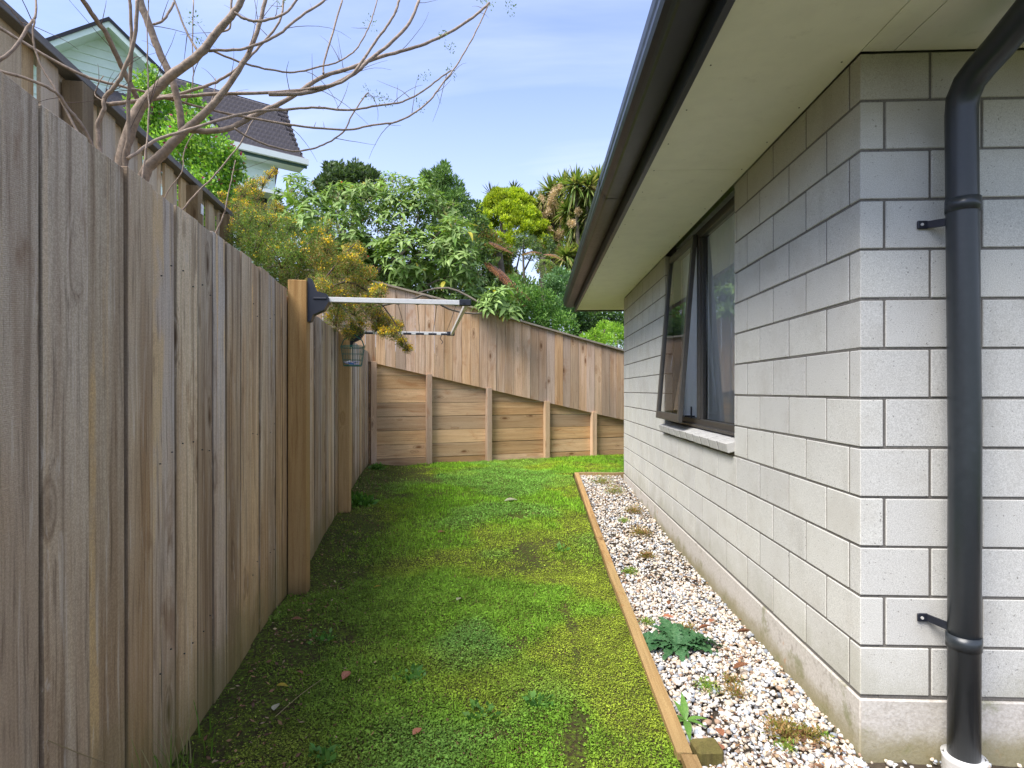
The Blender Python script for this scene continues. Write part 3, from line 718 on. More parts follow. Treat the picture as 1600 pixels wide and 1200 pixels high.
us = [(-1.0, us[0][1] + 0.1)] + us + [(SEND, us[-1][1] + (us[-1][1] - us[-2][1]) * 3.0 / (us[-1][0] - us[-2][0]))]
def utop(s): return float(np.interp(s, [a for a, b in us], [b for a, b in us]))
s = -1.0; i = 0
while s < SEND:
    wv = 0.134 + rnd.uniform(-0.006, 0.006)
    zb0, zb1 = wz_top(s), wz_top(s + wv); zt0, zt1 = utop(s) - 0.01, utop(s + wv) - 0.01
    y0 = -0.06 - 0.0 + (0.0 if i % 2 else 0.006); g = 0.0022
    vs = [(s + g, y0, zb0), (s + wv - g, y0, zb1), (s + wv - g, y0 + 0.02, zb1), (s + g, y0 + 0.02, zb0), (s + g, y0, zt0), (s + wv - g, y0, zt1), (s + wv - g, y0 + 0.02, zt1), (s + g, y0 + 0.02, zt0)]
    link('paling', MB().add([(a - 1.0, b, c) for a, b, c in vs], [(0, 3, 2, 1), (4, 5, 6, 7), (0, 1, 5, 4), (1, 2, 6, 5), (2, 3, 7, 6), (3, 0, 4, 7)]).mesh('paling'), M['farpale'], uf, loc=(0, rnd.uniform(-.002, .002), 0))
    s += wv; i += 1
for (a, za), (b, zb) in zip(us[:-1], us[1:]):
    vs = [(a - 1, -0.095, za - .01), (b - 1, -0.095, zb - .01), (b - 1, 0.0, zb - .01), (a - 1, 0.0, za - .01), (a - 1, -0.095, za + .015), (b - 1, -0.095, zb + .015), (b - 1, 0.0, zb + .015), (a - 1, 0.0, za + .015)]
    link('capping', MB().add(vs, [(0, 3, 2, 1), (4, 5, 6, 7), (0, 1, 5, 4), (1, 2, 6, 5), (2, 3, 7, 6), (3, 0, 4, 7)]).mesh('capping'), M['capwood'], uf)

# ------------------------------------------------------------------ gravel bed and timber edging
ed = empty('garden_edging', (BED_X0, 1.7, 0), label='tan timber edging between the lawn and the white gravel bed', cat='edging')
def edz(y): return float(rise(y)) + 0.045
def edge_board(x0, y0, x1, y1, wd=0.048):
    a = Vector((x0, y0, edz(y0))); b = Vector((x1, y1, edz(y1))); dv = (b - a); nseg = 10
    n = Vector((dv.y, -dv.x, 0)).normalized() * wd; vs = []
    for i in range(nseg + 1):
        p = a + dv * i / nseg; zt_ = edz(p.y) + 0.003 * math.sin(i * 1.7)
        for q, z in ((Vector((0, 0, 0)), zt_), (n, zt_), (n, zt_ - 0.13), (Vector((0, 0, 0)), zt_ - 0.13)): vs.append((p.x + q.x - BED_X0, p.y + q.y - 1.7, z))
    fs = [(0, 1, 2, 3), tuple(nseg * 4 + k for k in (3, 2, 1, 0))]
    for i in range(nseg):
        for k in range(4):
            k2 = (k + 1) % 4; fs.append((i * 4 + k, (i + 1) * 4 + k, (i + 1) * 4 + k2, i * 4 + k2))
    o = MB().add(vs, fs).obj('board', M['edging'], ed); return o
edge_board(0.452, -1.5, 0.452, 1.775); edge_board(0.440, 1.779, 0.462, 4.3); edge_board(0.462, 4.304, 0.478, BED_Y1)
edge_board(0.528, BED_Y1 - 0.0, 1.9, BED_Y1 + 0.03)
link('peg', MB().box(-0.025, 0.06, -0.03, 0.045, -0.2, 0.055, 0.008).mesh('peg'), wood('mossy_peg', 'Z', (0.16, 0.13, 0.04), (0.22, 0.17, 0.06), (0.07, 0.05, 0.02), (0.12, 0.13, 0.03), 0.6), ed, loc=(0.525 - BED_X0, 1.80 - 1.7, 0.0), rot=(0, 0, 0.1))
bed = link('gravel_bed_soil', grid_mesh('gravel_bed_soil', np.arange(0.49, 3.2, 0.04), np.arange(-1.6, BED_Y1 + 0.04, 0.04), lambda X, Y: rise(Y) - 0.012 + (fbm(np.stack([X, Y, X * 0], -1).reshape(-1, 3), 9).reshape(X.shape) - 0.5) * 0.02), M['soil'], kind='structure')
cut(bed.data, lambda c: c.x < WX + 0.02 or c.y < WY + 0.02)

def ico():
    p = (1 + 5 ** 0.5) / 2
    v = np.array([(-1, p, 0), (1, p, 0), (-1, -p, 0), (1, -p, 0), (0, -1, p), (0, 1, p), (0, -1, -p), (0, 1, -p), (p, 0, -1), (p, 0, 1), (-p, 0, -1), (-p, 0, 1)], float)
    v /= np.linalg.norm(v[0])
    f = np.array([(0, 11, 5), (0, 5, 1), (0, 1, 7), (0, 7, 10), (0, 10, 11), (1, 5, 9), (5, 11, 4), (11, 10, 2), (10, 7, 6), (7, 1, 8), (3, 9, 4), (3, 4, 2), (3, 2, 6), (3, 6, 8), (3, 8, 9), (4, 9, 5), (2, 4, 11), (6, 2, 10), (8, 6, 7), (9, 8, 1)])
    return v, f
def rand_rot(n):
    q = rng.normal(size=(n, 4)); q /= np.linalg.norm(q, axis=1)[:, None]; w_, x, y, z = q.T
    return np.stack([1 - 2 * (y * y + z * z), 2 * (x * y - z * w_), 2 * (x * z + y * w_), 2 * (x * y + z * w_), 1 - 2 * (x * x + z * z), 2 * (y * z - x * w_), 2 * (x * z - y * w_), 2 * (y * z + x * w_), 1 - 2 * (x * x + y * y)], -1).reshape(n, 3, 3)
def stones(name, P, size, colors):
    n = len(P); v, f = ico(); V = v[None] * (1 + rng.uniform(-0.34, 0.30, (n, 12, 1))) * (rng.uniform(0.6, 1.25, (n, 1, 3)) * size[:, None, None])
    V = np.einsum('nij,nkj->nki', rand_rot(n), V) * np.array([1, 1, 0.75]); V = V + P[:, None]
    Fc = (f[None] + (np.arange(n) * 12)[:, None, None]).reshape(-1, 3); return make_mesh(name, V.reshape(-1, 3), Fc, np.repeat(colors, 20, axis=0))
def bed_points(n, y0, y1, front=False):
    if front: return np.stack([rng.uniform(0.505, 2.6, n), rng.uniform(y0, y1, n)], -1)
    return np.stack([rng.uniform(0.505, WX - 0.004, n), rng.uniform(y0, y1, n)], -1)
def stone_colors(n, xy):
    pal_ = np.array([(0.66, 0.62, 0.56), (0.70, 0.60, 0.47), (0.60, 0.49, 0.37), (0.62, 0.63, 0.64), (0.40, 0.43, 0.47), (0.26, 0.28, 0.31), (0.36, 0.25, 0.17), (0.72, 0.70, 0.66)])
    c = pal_[rng.choice(8, n, p=[.25, .24, .13, .12, .07, .035, .055, .10])]
    return c * rng.uniform(0.70, 1.05, (n, 1))
xy = np.vstack([bed_points(9500, 1.3, 3.4), bed_points(7000, 3.4, BED_Y1), bed_points(2600, 0.9, WY - 0.01, True)])
n = len(xy); sz = np.clip(rng.lognormal(math.log(0.0076), 0.36, n), 0.0035, 0.017)
P = np.stack([xy[:, 0], xy[:, 1], rise(xy[:, 1]) + rng.uniform(-0.004, 0.016, n)], -1)
link('gravel', stones('gravel', P, sz, stone_colors(n, xy)), M['stone'], kind='stuff')

# ------------------------------------------------------------------ turf
def leaf_quads(P, N, U, length, width, colors, name, mat, kind='stuff', parent=None, fold=0.0, **kw):
    """one diamond leaf per point: P base, U direction, N normal"""
    n = len(P); B = np.cross(N, U); L_ = length[:, None]; Wd = width[:, None] * 0.5
    V = np.stack([P, P + U * L_ * 0.45 + B * Wd + N * fold * Wd, P + U * L_, P + U * L_ * 0.45 - B * Wd + N * fold * Wd], 1)
    Fc = np.arange(n * 4).reshape(n, 4)
    if fold: 
        Fc = np.stack([np.stack([Fc[:, 0], Fc[:, 1], Fc[:, 2]], -1), np.stack([Fc[:, 0], Fc[:, 2], Fc[:, 3]], -1)], 1).reshape(-1, 3); colors = np.repeat(colors, 2, axis=0)
    return link(name, make_mesh(name, V.reshape(-1, 3), Fc, colors), mat, parent, kind=kind, **kw)
def unit(a): return a / np.maximum(np.linalg.norm(a, axis=-1, keepdims=True), 1e-9)
def lawn_pts(n, y0, y1):
    X = rng.uniform(-3, 2.4, n); Y = rng.uniform(y0, y1, n)
    k = (fdist(X, Y) > 0.01) & (wdist(X, Y) > 0.06) & ~((X > 0.445) & (Y < BED_Y1 + 0.03))
    # only where the yard can be seen
    k &= (np.abs(X) < 0.9 * (Y + 0.9)); return X[k], Y[k]
def turf(n, y0, y1, smin, smax, name):
    X, Y = lawn_pts(n, y0, y1); Zg = lawn_z(X, Y); P0 = np.stack([X, Y, X * 0], -1)
    fd = fdist(X, Y)
    clover = fbm(P0 + 9, 1.15); mossn = fbm(P0 + 31, 1.5); soil = fbm(P0 + 57, 2.6) ; fine_ = fbm(P0 + 3, 9)
    rightness = smooth(-0.15, 0.42, X) * (Y < 7)
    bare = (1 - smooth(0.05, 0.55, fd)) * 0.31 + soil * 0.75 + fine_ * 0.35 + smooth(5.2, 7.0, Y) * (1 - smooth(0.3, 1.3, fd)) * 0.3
    track = np.exp(-((X - 0.15 - 0.03 * np.sin(Y * 3)) / 0.035) ** 2) * (1 - smooth(2.6, 3.6, Y)) * (0.12 + 0.3 * fbm(P0 + 5, 3))
    bare = bare + track
    keep = (bare < 0.70) | (rng.random(len(X)) < np.clip(0.84 - (bare - 0.70) * 7, 0.07, 1))
    X, Y, Zg, P0, fd, clover, mossn, bare, rightness = [q[keep] for q in (X, Y, Zg, P0, fd, clover, mossn, bare, rightness)]
    m = len(X)
    farg = smooth(3.0, 5.5, Y)
    cl_ = smooth(0.46, 0.58, clover - rightness * 0.08)
    mo_ = smooth(0.46, 0.62, mossn + rightness * 0.12 - farg * 0.06) * (1 - cl_ * 0.7)
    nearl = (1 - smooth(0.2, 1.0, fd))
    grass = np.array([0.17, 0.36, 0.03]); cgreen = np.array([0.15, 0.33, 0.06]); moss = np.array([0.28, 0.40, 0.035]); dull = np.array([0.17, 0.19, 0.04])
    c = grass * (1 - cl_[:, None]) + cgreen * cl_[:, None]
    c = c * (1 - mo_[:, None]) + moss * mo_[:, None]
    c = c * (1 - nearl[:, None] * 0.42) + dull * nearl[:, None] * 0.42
    c = c * (1 + farg[:, None] * np.array([0.22, 0.25, 0.0]))
    c = c * np.array([1.05, 0.94, 0.95]) * rng.uniform(0.6, 1.35, (m, 1)) * (0.6 + 0.8 * fbm(P0 + 71, 14)[:, None])
    dead = rng.random(m) < 0.025 + 0.05 * (bare > 0.68); c[dead] = np.array([0.20, 0.14, 0.06]) * rng.uniform(0.6, 1.2, (dead.sum(), 1))
    up = np.where(rng.random(m) < 0.19 + 0.35 * farg * (1 - cl_), 1.0, 0.0) * (1 - 0.6 * mo_)
    az = rng.uniform(0, 6.283, m); el = np.where(up > 0.5, rng.uniform(0.7, 1.45, m), rng.uniform(-0.15, 0.65, m))
    U = np.stack([np.cos(az) * np.cos(el), np.sin(az) * np.cos(el), np.sin(el)], -1)
    N = unit(np.cross(U, np.stack([-np.sin(az), np.cos(az), rng.normal(0, 0.25, m)], -1))) * -1
    s = np.clip(smin * 1.15 * rng.lognormal(0.0, 0.35, m), smin * 0.5, smax * 1.25); ln = s * np.where(up > 0.5, 2.6, 1.1) * (1 - 0.35 * mo_); wd = s * np.where(up > 0.5, 0.42, 1.0) * (1 - 0.3 * mo_)
    Zb = Zg + np.where(up > 0.5, 0, rng.uniform(0, 0.016, m) * (0.5 + cl_))
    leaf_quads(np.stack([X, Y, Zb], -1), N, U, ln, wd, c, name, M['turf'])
turf(760000, 1.2, 3.6, 0.005, 0.011, 'grass')
turf(640000, 3.6, 9.4, 0.007, 0.014, 'grass')
exec_after = []

# ------------------------------------------------------------------ foliage helpers
def sphere_dirs(n): return unit(rng.normal(size=(n, 3)))
def foliage(blobs, n, size, aspect, palette, up=0.3, jitter=0.5, tilt=0.8, shell=0.55, clump=6.0):
    """leaves spread through the shells of many blobs (x,y,z,r) or (x,y,z,rx,ry,rz); returns arrays for leaf_quads"""
    b = np.array([(q[0], q[1], q[2], *(q[3:6] if len(q) > 4 else (q[3],) * 3)) for q in blobs], float)
    wgt = (b[:, 3] * b[:, 4] + b[:, 3] * b[:, 5]); k = rng.choice(len(b), n, p=wgt / wgt.sum())
    d_ = sphere_dirs(n); r = rng.uniform(shell, 1.08, n) ** 0.7
    P = b[k, :3] + d_ * b[k, 3:6] * r[:, None]
    U = unit(d_ * tilt + rng.normal(size=(n, 3)) * jitter + np.array([0, 0, up])); N = unit(np.cross(U, rng.normal(size=(n, 3))) + d_ * 0.6 + np.array([0, 0, 0.4])); N = unit(N - U * (N * U).sum(1)[:, None])
    pal_ = np.array(palette, float); c = pal_[rng.integers(0, len(pal_), n)]
    c = c * np.array([1.35, 1.3, 1.1]) * (0.55 + 0.9 * fbm(P, clump))[:, None] * rng.uniform(0.72, 1.3, (n, 1))
    L_ = size * rng.uniform(0.65, 1.3, n); return P, N, U, L_, L_ * aspect, c
def put(name, args, mat=None, parent=None, fold=0.0, **kw):
    P, N, U, L_, Wd, c = args; return leaf_quads(P, N, U, L_, Wd, c, name, mat or M['leaf'], parent=parent, fold=fold, **kw)
def blob_cloud(c, rx, ry, rz, n, r, seed_dirs=None, low=-0.6):
    out = []
    for i in range(n):
        d_ = sphere_dirs(1)[0]
        while d_[2] < low: d_ = sphere_dirs(1)[0]
        q = rnd.uniform(0.55, 1.0); out.append((c[0] + d_[0] * rx * q, c[1] + d_[1] * ry * q, c[2] + d_[2] * rz * q, r * rnd.uniform(0.7, 1.3)))
    return out
def wpx(px, Z): return px / F * Z      # width in metres of px photo pixels at depth Z

# ------------------------------------------------------------------ bare multi-stemmed tree between the fences
bt = empty('bare_tree', (*at(215, 610, 2.35).to_2d(), 0.5), label='leafless multi-stemmed tree with smooth grey-brown branches arching over the left fence', cat='tree')
BTL = -bt.location
def pxpath(pts, Z0, Z1, n=5):
    m = len(pts) - 1; out = []
    L_ = [0.0]
    for a, b in zip(pts[:-1], pts[1:]): L_.append(L_[-1] + math.hypot(b[0] - a[0], b[1] - a[1]))
    for (x, y), l in zip(pts, L_): out.append(at(x, y, Z0 + (Z1 - Z0) * l / L_[-1]))
    return catmull(out, n)
tips = []
def limb(pts, Z0, Z1, w0, w1, name='branch', mat='bark', n=10):
    q = pxpath(pts, Z0, Z1); m = len(q)
    rad = [0.88 * max(0.0018, (w0 + (w1 - w0) * (i / (m - 1)) ** 0.8) / 2 / F * (Z0 + (Z1 - Z0) * i / (m - 1))) * (1 + 0.05 * math.sin(i * 2.3)) for i in range(m)]
    for i in range(m): q[i] = q[i] + Vector((rnd.uniform(-1, 1), rnd.uniform(-1, 1), rnd.uniform(-1, 1))) * 0.0014
    link(name, MB().tube(q, rad, n).mesh(name, True), M[mat], bt, loc=BTL)
    tips.append((q, rad)); return q
base = at(218, 420, 2.4)
limb([(212, 700), (205, 480), (190, 300), (193, 240), (214, 176), (237, 147), (266, 119), (312, 84), (337, 53), (366, 19), (384, -14), (400, -60)], 2.4, 2.2, 26, 9, 'stem')
limb([(214, 700), (215, 480), (214, 330), (227, 270), (252, 243), (281, 212), (309, 187), (337, 159), (356, 134), (384, 91), (405, 40), (418, -20)], 2.4, 2.35, 25, 6, 'stem')
limb([(284, 205), (281, 175), (269, 125), (250, 84), (233, 40), (217, -5), (205, -60)], 2.37, 2.2, 12, 13)
limb([(217, 160), (203, 130), (187, 97), (166, 53), (146, 25), (126, -6), (110, -40)], 2.38, 2.0, 9, 8)
limb([(205, 330), (195, 250), (200, 219), (201, 156), (205, 94), (205, 38), (203, -5)], 2.15, 2.0, 8, 5)
limb([(175, 330), (160, 260), (154, 217), (153, 194), (162, 172), (164, 153), (178, 137), (194, 109), (210, 60), (215, -5)], 2.1, 2.0, 8, 6)
limb([(170, 163), (231, 156), (266, 152), (337, 147), (437, 144), (500, 136), (540, 125), (565, 97), (590, 60), (612, 30), (624, 0)], 2.3, 2.6, 7, 4)
limb([(-10, 108), (47, 125), (87, 144), (106, 169), (130, 200), (160, 260)], 1.75, 2.0, 5, 6)
limb([(-6, 97), (20, 78), (47, 37), (55, 26), (57, -5)], 1.8, 1.9, 7, 3)
limb([(0, 0), (20, 18), (40, 45), (52, 68)], 1.8, 1.95, 1.6, 1.4)
limb([(54, 30), (52, 62), (62, 98), (90, 146), (125, 215)], 1.85, 1.9, 2.5, 4.5)
limb([(-10, 38), (30, 62), (90, 98), (141, 122), (187, 134), (231, 145), (281, 159), (344, 175), (406, 187), (460, 196), (535, 203), (575, 197), (620, 190), (648, 176), (672, 156), (692, 130), (712, 104), (738, 60), (765, 5)], 2.1, 2.9, 6, 2.2)
limb([(200, 248), (244, 219), (294, 203), (344, 187), (400, 174), (450, 171), (497, 168), (545, 172), (590, 165), (628, 159), (660, 143), (690, 120), (705, 110)], 2.1, 2.9, 6, 2.5)
limb([(296, 203), (330, 205), (362, 199), (390, 184), (422, 169), (455, 152), (500, 122), (545, 107), (585, 92), (625, 80), (665, 68), (710, 46), (745, 22), (765, 4)], 2.4, 2.9, 11, 4)
limb([(366, 200), (400, 220), (450, 235), (480, 234), (505, 226), (535, 208), (550, 180), (570, 150), (576, 145)], 2.45, 2.7, 4, 2)
limb([(366, 20), (385, 30), (406, 33), (444, 22), (466, -3)], 2.2, 2.3, 5, 4)
limb([(322, 79), (375, 77), (409, 66), (437, 53), (462, 31), (500, 6), (515, -6)], 2.25, 2.5, 5, 4)
limb([(334, 80), (384, 100), (430, 110), (459, 113), (500, 104), (530, 96), (555, 78), (573, 50), (584, 20), (590, -5)], 2.3, 2.7, 4, 2)
limb([(236, 152), (275, 148), (312, 137), (344, 125), (375, 103), (406, 72), (437, 34), (443, -5)], 2.35, 2.5, 6, 3.5)
limb([(420, 147), (470, 146), (510, 136), (555, 114), (575, 95), (607, 70), (640, 35), (655, 0)], 2.4, 2.8, 8, 5)
limb([(270, -8), (287, 40), (300, 65), (312, 84)], 2.3, 2.3, 3, 4)
limb([(240, 38), (252, 34), (262, 22), (272, 4)], 2.25, 2.3, 4, 4)
limb([(212, 340), (224, 268), (228, 234), (233, 175), (231, 120), (230, 45), (233, 0)], 2.0, 2.1, 4, 1.6)
limb([(250, 370), (289, 323), (312, 297), (337, 272), (375, 225), (390, 197), (400, 180)], 2.7, 2.9, 3.5, 2)
limb([(315, 420), (338, 362), (350, 335), (356, 305), (362, 280), (368, 250)], 2.9, 3.0, 3.5, 1.5)
limb([(245, 345), (262, 300), (285, 268), (290, 230), (330, 160), (337, 122)], 2.6, 2.7, 2.2, 1.4)
limb([(505, 116), (507, 95), (520, 50), (535, 0)], 2.6, 2.7, 3.6, 3)
limb([(290, 159), (298, 145), (302, 120), (301, 88), (302, 0)], 2.4, 2.4, 2.2, 2)
limb([(362, -5), (360, 30), (358, 46), (340, 50)], 2.3, 2.3, 4, 3)
limb([(170, 162), (150, 150), (152, 135), (162, 118)], 2.1, 2.1, 2.5, 1.5)
# fine twigs
tw = MB(); sprout = []
for q, rad in tips:
    m = len(q)
    for k in range(max(1, m // 9)):
        i = rnd.randrange(m // 3, m - 1) if m > 6 else m - 2
        if q[i].z < 1.9 or rnd.random() < 0.15: continue
        dirv = (q[i + 1] - q[i]).normalized(); d_ = (dirv * 0.7 + Vector((rnd.uniform(-1, 1), rnd.uniform(-0.6, 0.6), rnd.uniform(-0.8, 1)))).normalized()
        L_ = rnd.uniform(0.06, 0.3); p = q[i].copy(); pts = [p.copy()]; g = Vector((rnd.uniform(-1, 1), rnd.uniform(-1, 1), rnd.uniform(-1.3, 0.6))) * 0.13
        for _ in range(6):
            d_ = (d_ + g + Vector((rnd.uniform(-1, 1), rnd.uniform(-1, 1), rnd.uniform(-1, 1))) * 0.10).normalized(); p = p + d_ * L_ / 6; pts.append(p.copy())
        tw.tube(pts, [0.0017 - 0.0002 * j for j in range(7)], 4)
        if rnd.random() < 0.22: sprout.append(pts[-1])
for _ in range(0): pass
link('twigs', tw.mesh('twigs', True), M['twig'], bt, loc=BTL, kind='stuff')
# a few sprouting leaf tufts
PP = [at(*a) for a in ((575, 145, 2.75), (590, 150, 2.75), (605, 160, 2.8), (580, 35, 2.7), (690, 55, 2.8), (703, 75, 2.85), (665, 120, 2.85), (655, 165, 2.85), (705, 112, 2.9), (756, 0, 2.95), (796, 5, 3.0), (798, 15, 3.0), (762, 4, 2.95))] + sprout[:3]
ar = [foliage([(p.x, p.y, p.z, 0.035)], 30, 0.012, 0.45, [(0.07, 0.14, 0.03), (0.12, 0.19, 0.05)], shell=0.1) for p in PP]
A = [np.concatenate(z) for z in zip(*ar)]; A[0] = A[0] + np.array(BTL)
put('leaf_buds', A, parent=bt)

# ------------------------------------------------------------------ neighbouring house on the hill
hd = Vector((0.80, 0.60, 0)); hb = Vector((-0.60, 0.80, 0))        # along its front, away from us (camera frame)
def c2w(x, z_, h): return Vector((x * CT - z_ * ST, x * ST + z_ * CT, h))
def campt(px, Z): return Vector(((px - 800) / F * Z, Z, 0))
nh = empty('house', c2w(-7.5, 16, 3), label='mint green weatherboard house with dark tiled roof up the hill at left', cat='house')
def cw(v, h): return c2w(v.x, v.y, h) - nh.location
def quadbox(a, b, h0, h1, th, name, mat, back=hb, **kw):
    """upright slab from a to b (camera-frame points), thickness th going back"""
    q = [a, b, b + back * th, a + back * th]
    vs = [cw(p, h0) for p in q] + [cw(p, h1) for p in q]
    return MB().add(vs, [(0, 3, 2, 1), (4, 5, 6, 7), (0, 1, 5, 4), (1, 2, 6, 5), (2, 3, 7, 6), (3, 0, 4, 7)]).obj(name, mat, nh)
eR = campt(478, 16.0); eav = CAMZ + (610 - 252) / F * 16.0
run, risez = 1.75, 2.15
eL = eR - hd * 4.6
# roof plane with rows of stepped scalloped tiles
nrow = 11; nseg = 120; V = []; Fc = []
rowsV = []
for r_ in range(nrow):
    for part in (0, 1):
        u = (r_ + part) / nrow
        h_ = eav + risez * u; off = 0.0 if part == 0 else 0.045
        line = []
        for i in range(nseg + 1):
            s = i / nseg
            sc_ = 0.028 * abs(math.sin(i * math.pi / 3.0)) if part == 0 else 0.012 * abs(math.sin(i * math.pi / 3.0))
            p = eL + (eR - eL) * s + hb * (run * u + (0.03 if part else 0.0)) + hd * (-0.0 * u) + (hd * (-(0.43) * u) if s > 0.99 else Vector((0, 0, 0)))
            line.append(cw(p - hb * 0.0, h_ - sc_ * 1.0 + (0.075 if part == 0 else 0.0)))
        rowsV.append(line)
for line in rowsV: V += [tuple(v) for v in line]
for k in range(len(rowsV) - 1):
    for i in range(nseg):
        a = k * (nseg + 1) + i; Fc.append((a, a + 1, a + nseg + 2, a + nseg + 1))
tile = link('roof', make_mesh('roof', V, Fc), M['tile'], nh)
# back slope closes the roof
q = [eL + hb * run, eR + hb * run, eR + hb * run * 2, eL + hb * run * 2]
MB().add([cw(q[0], eav + risez), cw(q[1], eav + risez), cw(q[2], eav), cw(q[3], eav)], [(0, 1, 2, 3)]).obj('back_roof', M['tile'], nh)
quadbox(eL - hb * 0.12, eR - hb * 0.12 + hd * 0.05, eav - 0.13, eav + 0.03, 0.10, 'gutter', M['mintwhite'])
quadbox(eL - hb * 0.01, eR + hd * 0.03 - hb * 0.01, eav - 0.20, eav - 0.06, 0.05, 'fascia', M['greentrim'])
wl0, wl1 = eL + hb * 0.45, eR + hb * 0.45 - hd * 0.75
quadbox(wl0, wl1, eav - 0.16, eav - 0.14, 0.001, 'soffit', M['mint'])
MB().add([cw(eL + hb * .02, eav - .15), cw(eR + hb * .02, eav - .15), cw(eR + hb * .6, eav - .15), cw(eL + hb * .6, eav - .15)], [(0, 1, 2, 3)]).obj('eave_lining', M['mintwhite'], nh)
bh = 0.24
for k in range(14):
    h1 = eav - 0.12 - k * bh
    vs = [cw(wl0 - hb * 0.02, h1 - bh), cw(wl1 - hb * 0.02, h1 - bh), cw(wl1, h1), cw(wl0, h1), cw(wl0, h1 - bh), cw(wl1, h1 - bh)]
    MB().add(vs, [(0, 1, 2, 3), (0, 4, 5, 1)]).obj('weatherboard', M['mint'], nh)
quadbox(wl1 - hd * 0.08, wl1 + hd * 0.03, eav - 3.6, eav - 0.15, 3.2, 'end_wall', M['mint'])
quadbox(wl0 + hb * 0.05, wl1 + hb * 0.05, eav - 4, eav - 0.15, 3, 'wall', M['mint'])
p0 = c2w(*(wl1 - hd * 0.98 - hb * 0.05).to_2d(), eav - 0.2) - nh.location
MB().tube([p0 + Vector((0.05, -0.4, 0.02)), p0 + Vector((0, -0.15, -0.22)), p0 + Vector((0, -0.05, -0.4)), p0 + Vector((0, -0.05, -2.5))], 0.05, 8).obj('downpipe', M['mintwhite'], nh)
quadbox(wl1 - hd * 2.0 - hb * 0.06, wl1 - hd * 0.2 - hb * 0.06, eav - 2.5, eav - 1.15, 0.02, 'window', M['darkglass'])
quadbox(wl1 - hd * 2.3 - hb * 0.6, wl1 + hd * 0.15 - hb * 0.6, eav - 1.15, eav - 1.05, 0.7, 'canopy', M['mintwhite'])
# gable
gz = 13.5; ga = campt(170, gz); gtop = CAMZ + (610 - 32) / F * gz
gh = 2.6; slope = 0.82
gl, gr_ = ga - hd * gh, ga + hd * gh
for k in range(16):      # weatherboards clipped by the gable
    h1 = gtop - 0.13 - k * 0.21; h0 = h1 - 0.21
    w1, w0_ = max(0.0, (gtop - 0.11 - h1) / slope), (gtop - 0.11 - h0) / slope
    w1, w0_ = min(w1, gh - .35), min(w0_, gh - .35)
    off = hb * 0.42
    vs = [cw(ga - hd * w0_ + off - hb * .02, h0), cw(ga + hd * w0_ + off - hb * .02, h0), cw(ga + hd * w1 + off, h1), cw(ga - hd * w1 + off, h1), cw(ga - hd * w0_ + off, h0), cw(ga + hd * w0_ + off, h0)]
    MB().add(vs, [(0, 1, 2, 3), (0, 4, 5, 1)]).obj('weatherboard', M['mint'], nh)
for sgn in (-1, 1):
    e = ga + hd * sgn * gh; eh = gtop - gh * slope
    for (d0, d1, t0, t1, nm_, mt) in ((-0.02, 0.04, -0.17, 0.02, 'barge_board', 'mint'), (0.04, 3.6, 0.02, 0.06, 'gable_roof', 'tile'), (-0.05, 0.06, -0.02, 0.07, 'barge_flashing', 'steel'), (0.04, 0.45, -0.15, -0.10, 'gable_soffit', 'mint')):
        vs = [cw(ga + hb * d0, gtop + t0), cw(e + hb * d0, eh + t0), cw(e + hb * d1, eh + t0), cw(ga + hb * d1, gtop + t0), cw(ga + hb * d0, gtop + t1), cw(e + hb * d0, eh + t1), cw(e + hb * d1, eh + t1), cw(ga + hb * d1, gtop + t1)]
        MB().add(vs, [(0, 3, 2, 1), (4, 5, 6, 7), (0, 1, 5, 4), (1, 2, 6, 5), (2, 3, 7, 6), (3, 0, 4, 7)]).obj(nm_, M[mt], nh)
quadbox(ga - hd * 0.62 + hb * 0.38, ga + hd * 0.42 + hb * 0.38, gtop - 3.2, gtop - 1.78, 0.03, 'window', M['darkglass'])
quadbox(ga - hd * 0.70 + hb * 0.36, ga + hd * 0.50 + hb * 0.36, gtop - 1.80, gtop - 1.70, 0.05, 'window_frame', M['winframe'])
quadbox(ga - hd * 2.2 + hb * 0.5, ga + hd * 2.2 + hb * 0.5, gtop - 5.5, gtop - 1.95, 3.0, 'wall', M['mint'])

# ------------------------------------------------------------------ clothesline
P1 = at(482, 466, 3.13); 
c0 = fence_pt(3.17) + FN * 0.103
cl_o = empty('clothesline', (c0.x, c0.y, 1.655), fang, label='wall-mounted fold-out clothesline with pale aluminium arms and black brackets on fence posts', cat='clothesline')
LZ = 0.03; ARM = 0.875; SP = 1.83
def clp(name, mb, mat, sm=False): return mb.obj(name, mat, cl_o, sm=sm)
for s in (0.0, SP):
    b = MB()
    prof_ = [(0.0, -0.115), (0.018, -0.11), (0.03, -0.075), (0.09, -0.045), (0.115, 0.0), (0.115, 0.022), (0.10, 0.045), (0.045, 0.06), (0.028, 0.10), (0.018, 0.13), (0.0, 0.13)]
    n_ = len(prof_); vs = [(s + q, -a, h + LZ - 0.01) for q in (-0.032, 0.032) for a, h in prof_]
    b.add(vs, [tuple(range(n_)), tuple(range(2 * n_ - 1, n_ - 1, -1))] + [(i, n_ + i, n_ + (i + 1) % n_, (i + 1) % n_) for i in range(n_)])
    b.box(s - 0.038, s + 0.038, -0.105, -0.03, LZ + 0.0, LZ + 0.014, 0.003)
    clp('bracket', b, M['black'])
    clp('arm', MB().box(s - 0.012, s + 0.012, -ARM, -0.10, LZ - 0.008, LZ + 0.020, 0.002), M['alu'])
    clp('end_cap', MB().box(s - 0.016, s + 0.016, -ARM - 0.045, -ARM + 0.025, LZ - 0.012, LZ + 0.025, 0.004), M['black'])
    clp('bolt', MB().tube([(s - 0.017, -ARM, LZ + 0.008), (s - 0.021, -ARM, LZ + 0.008)], 0.008, 10), M['black'])
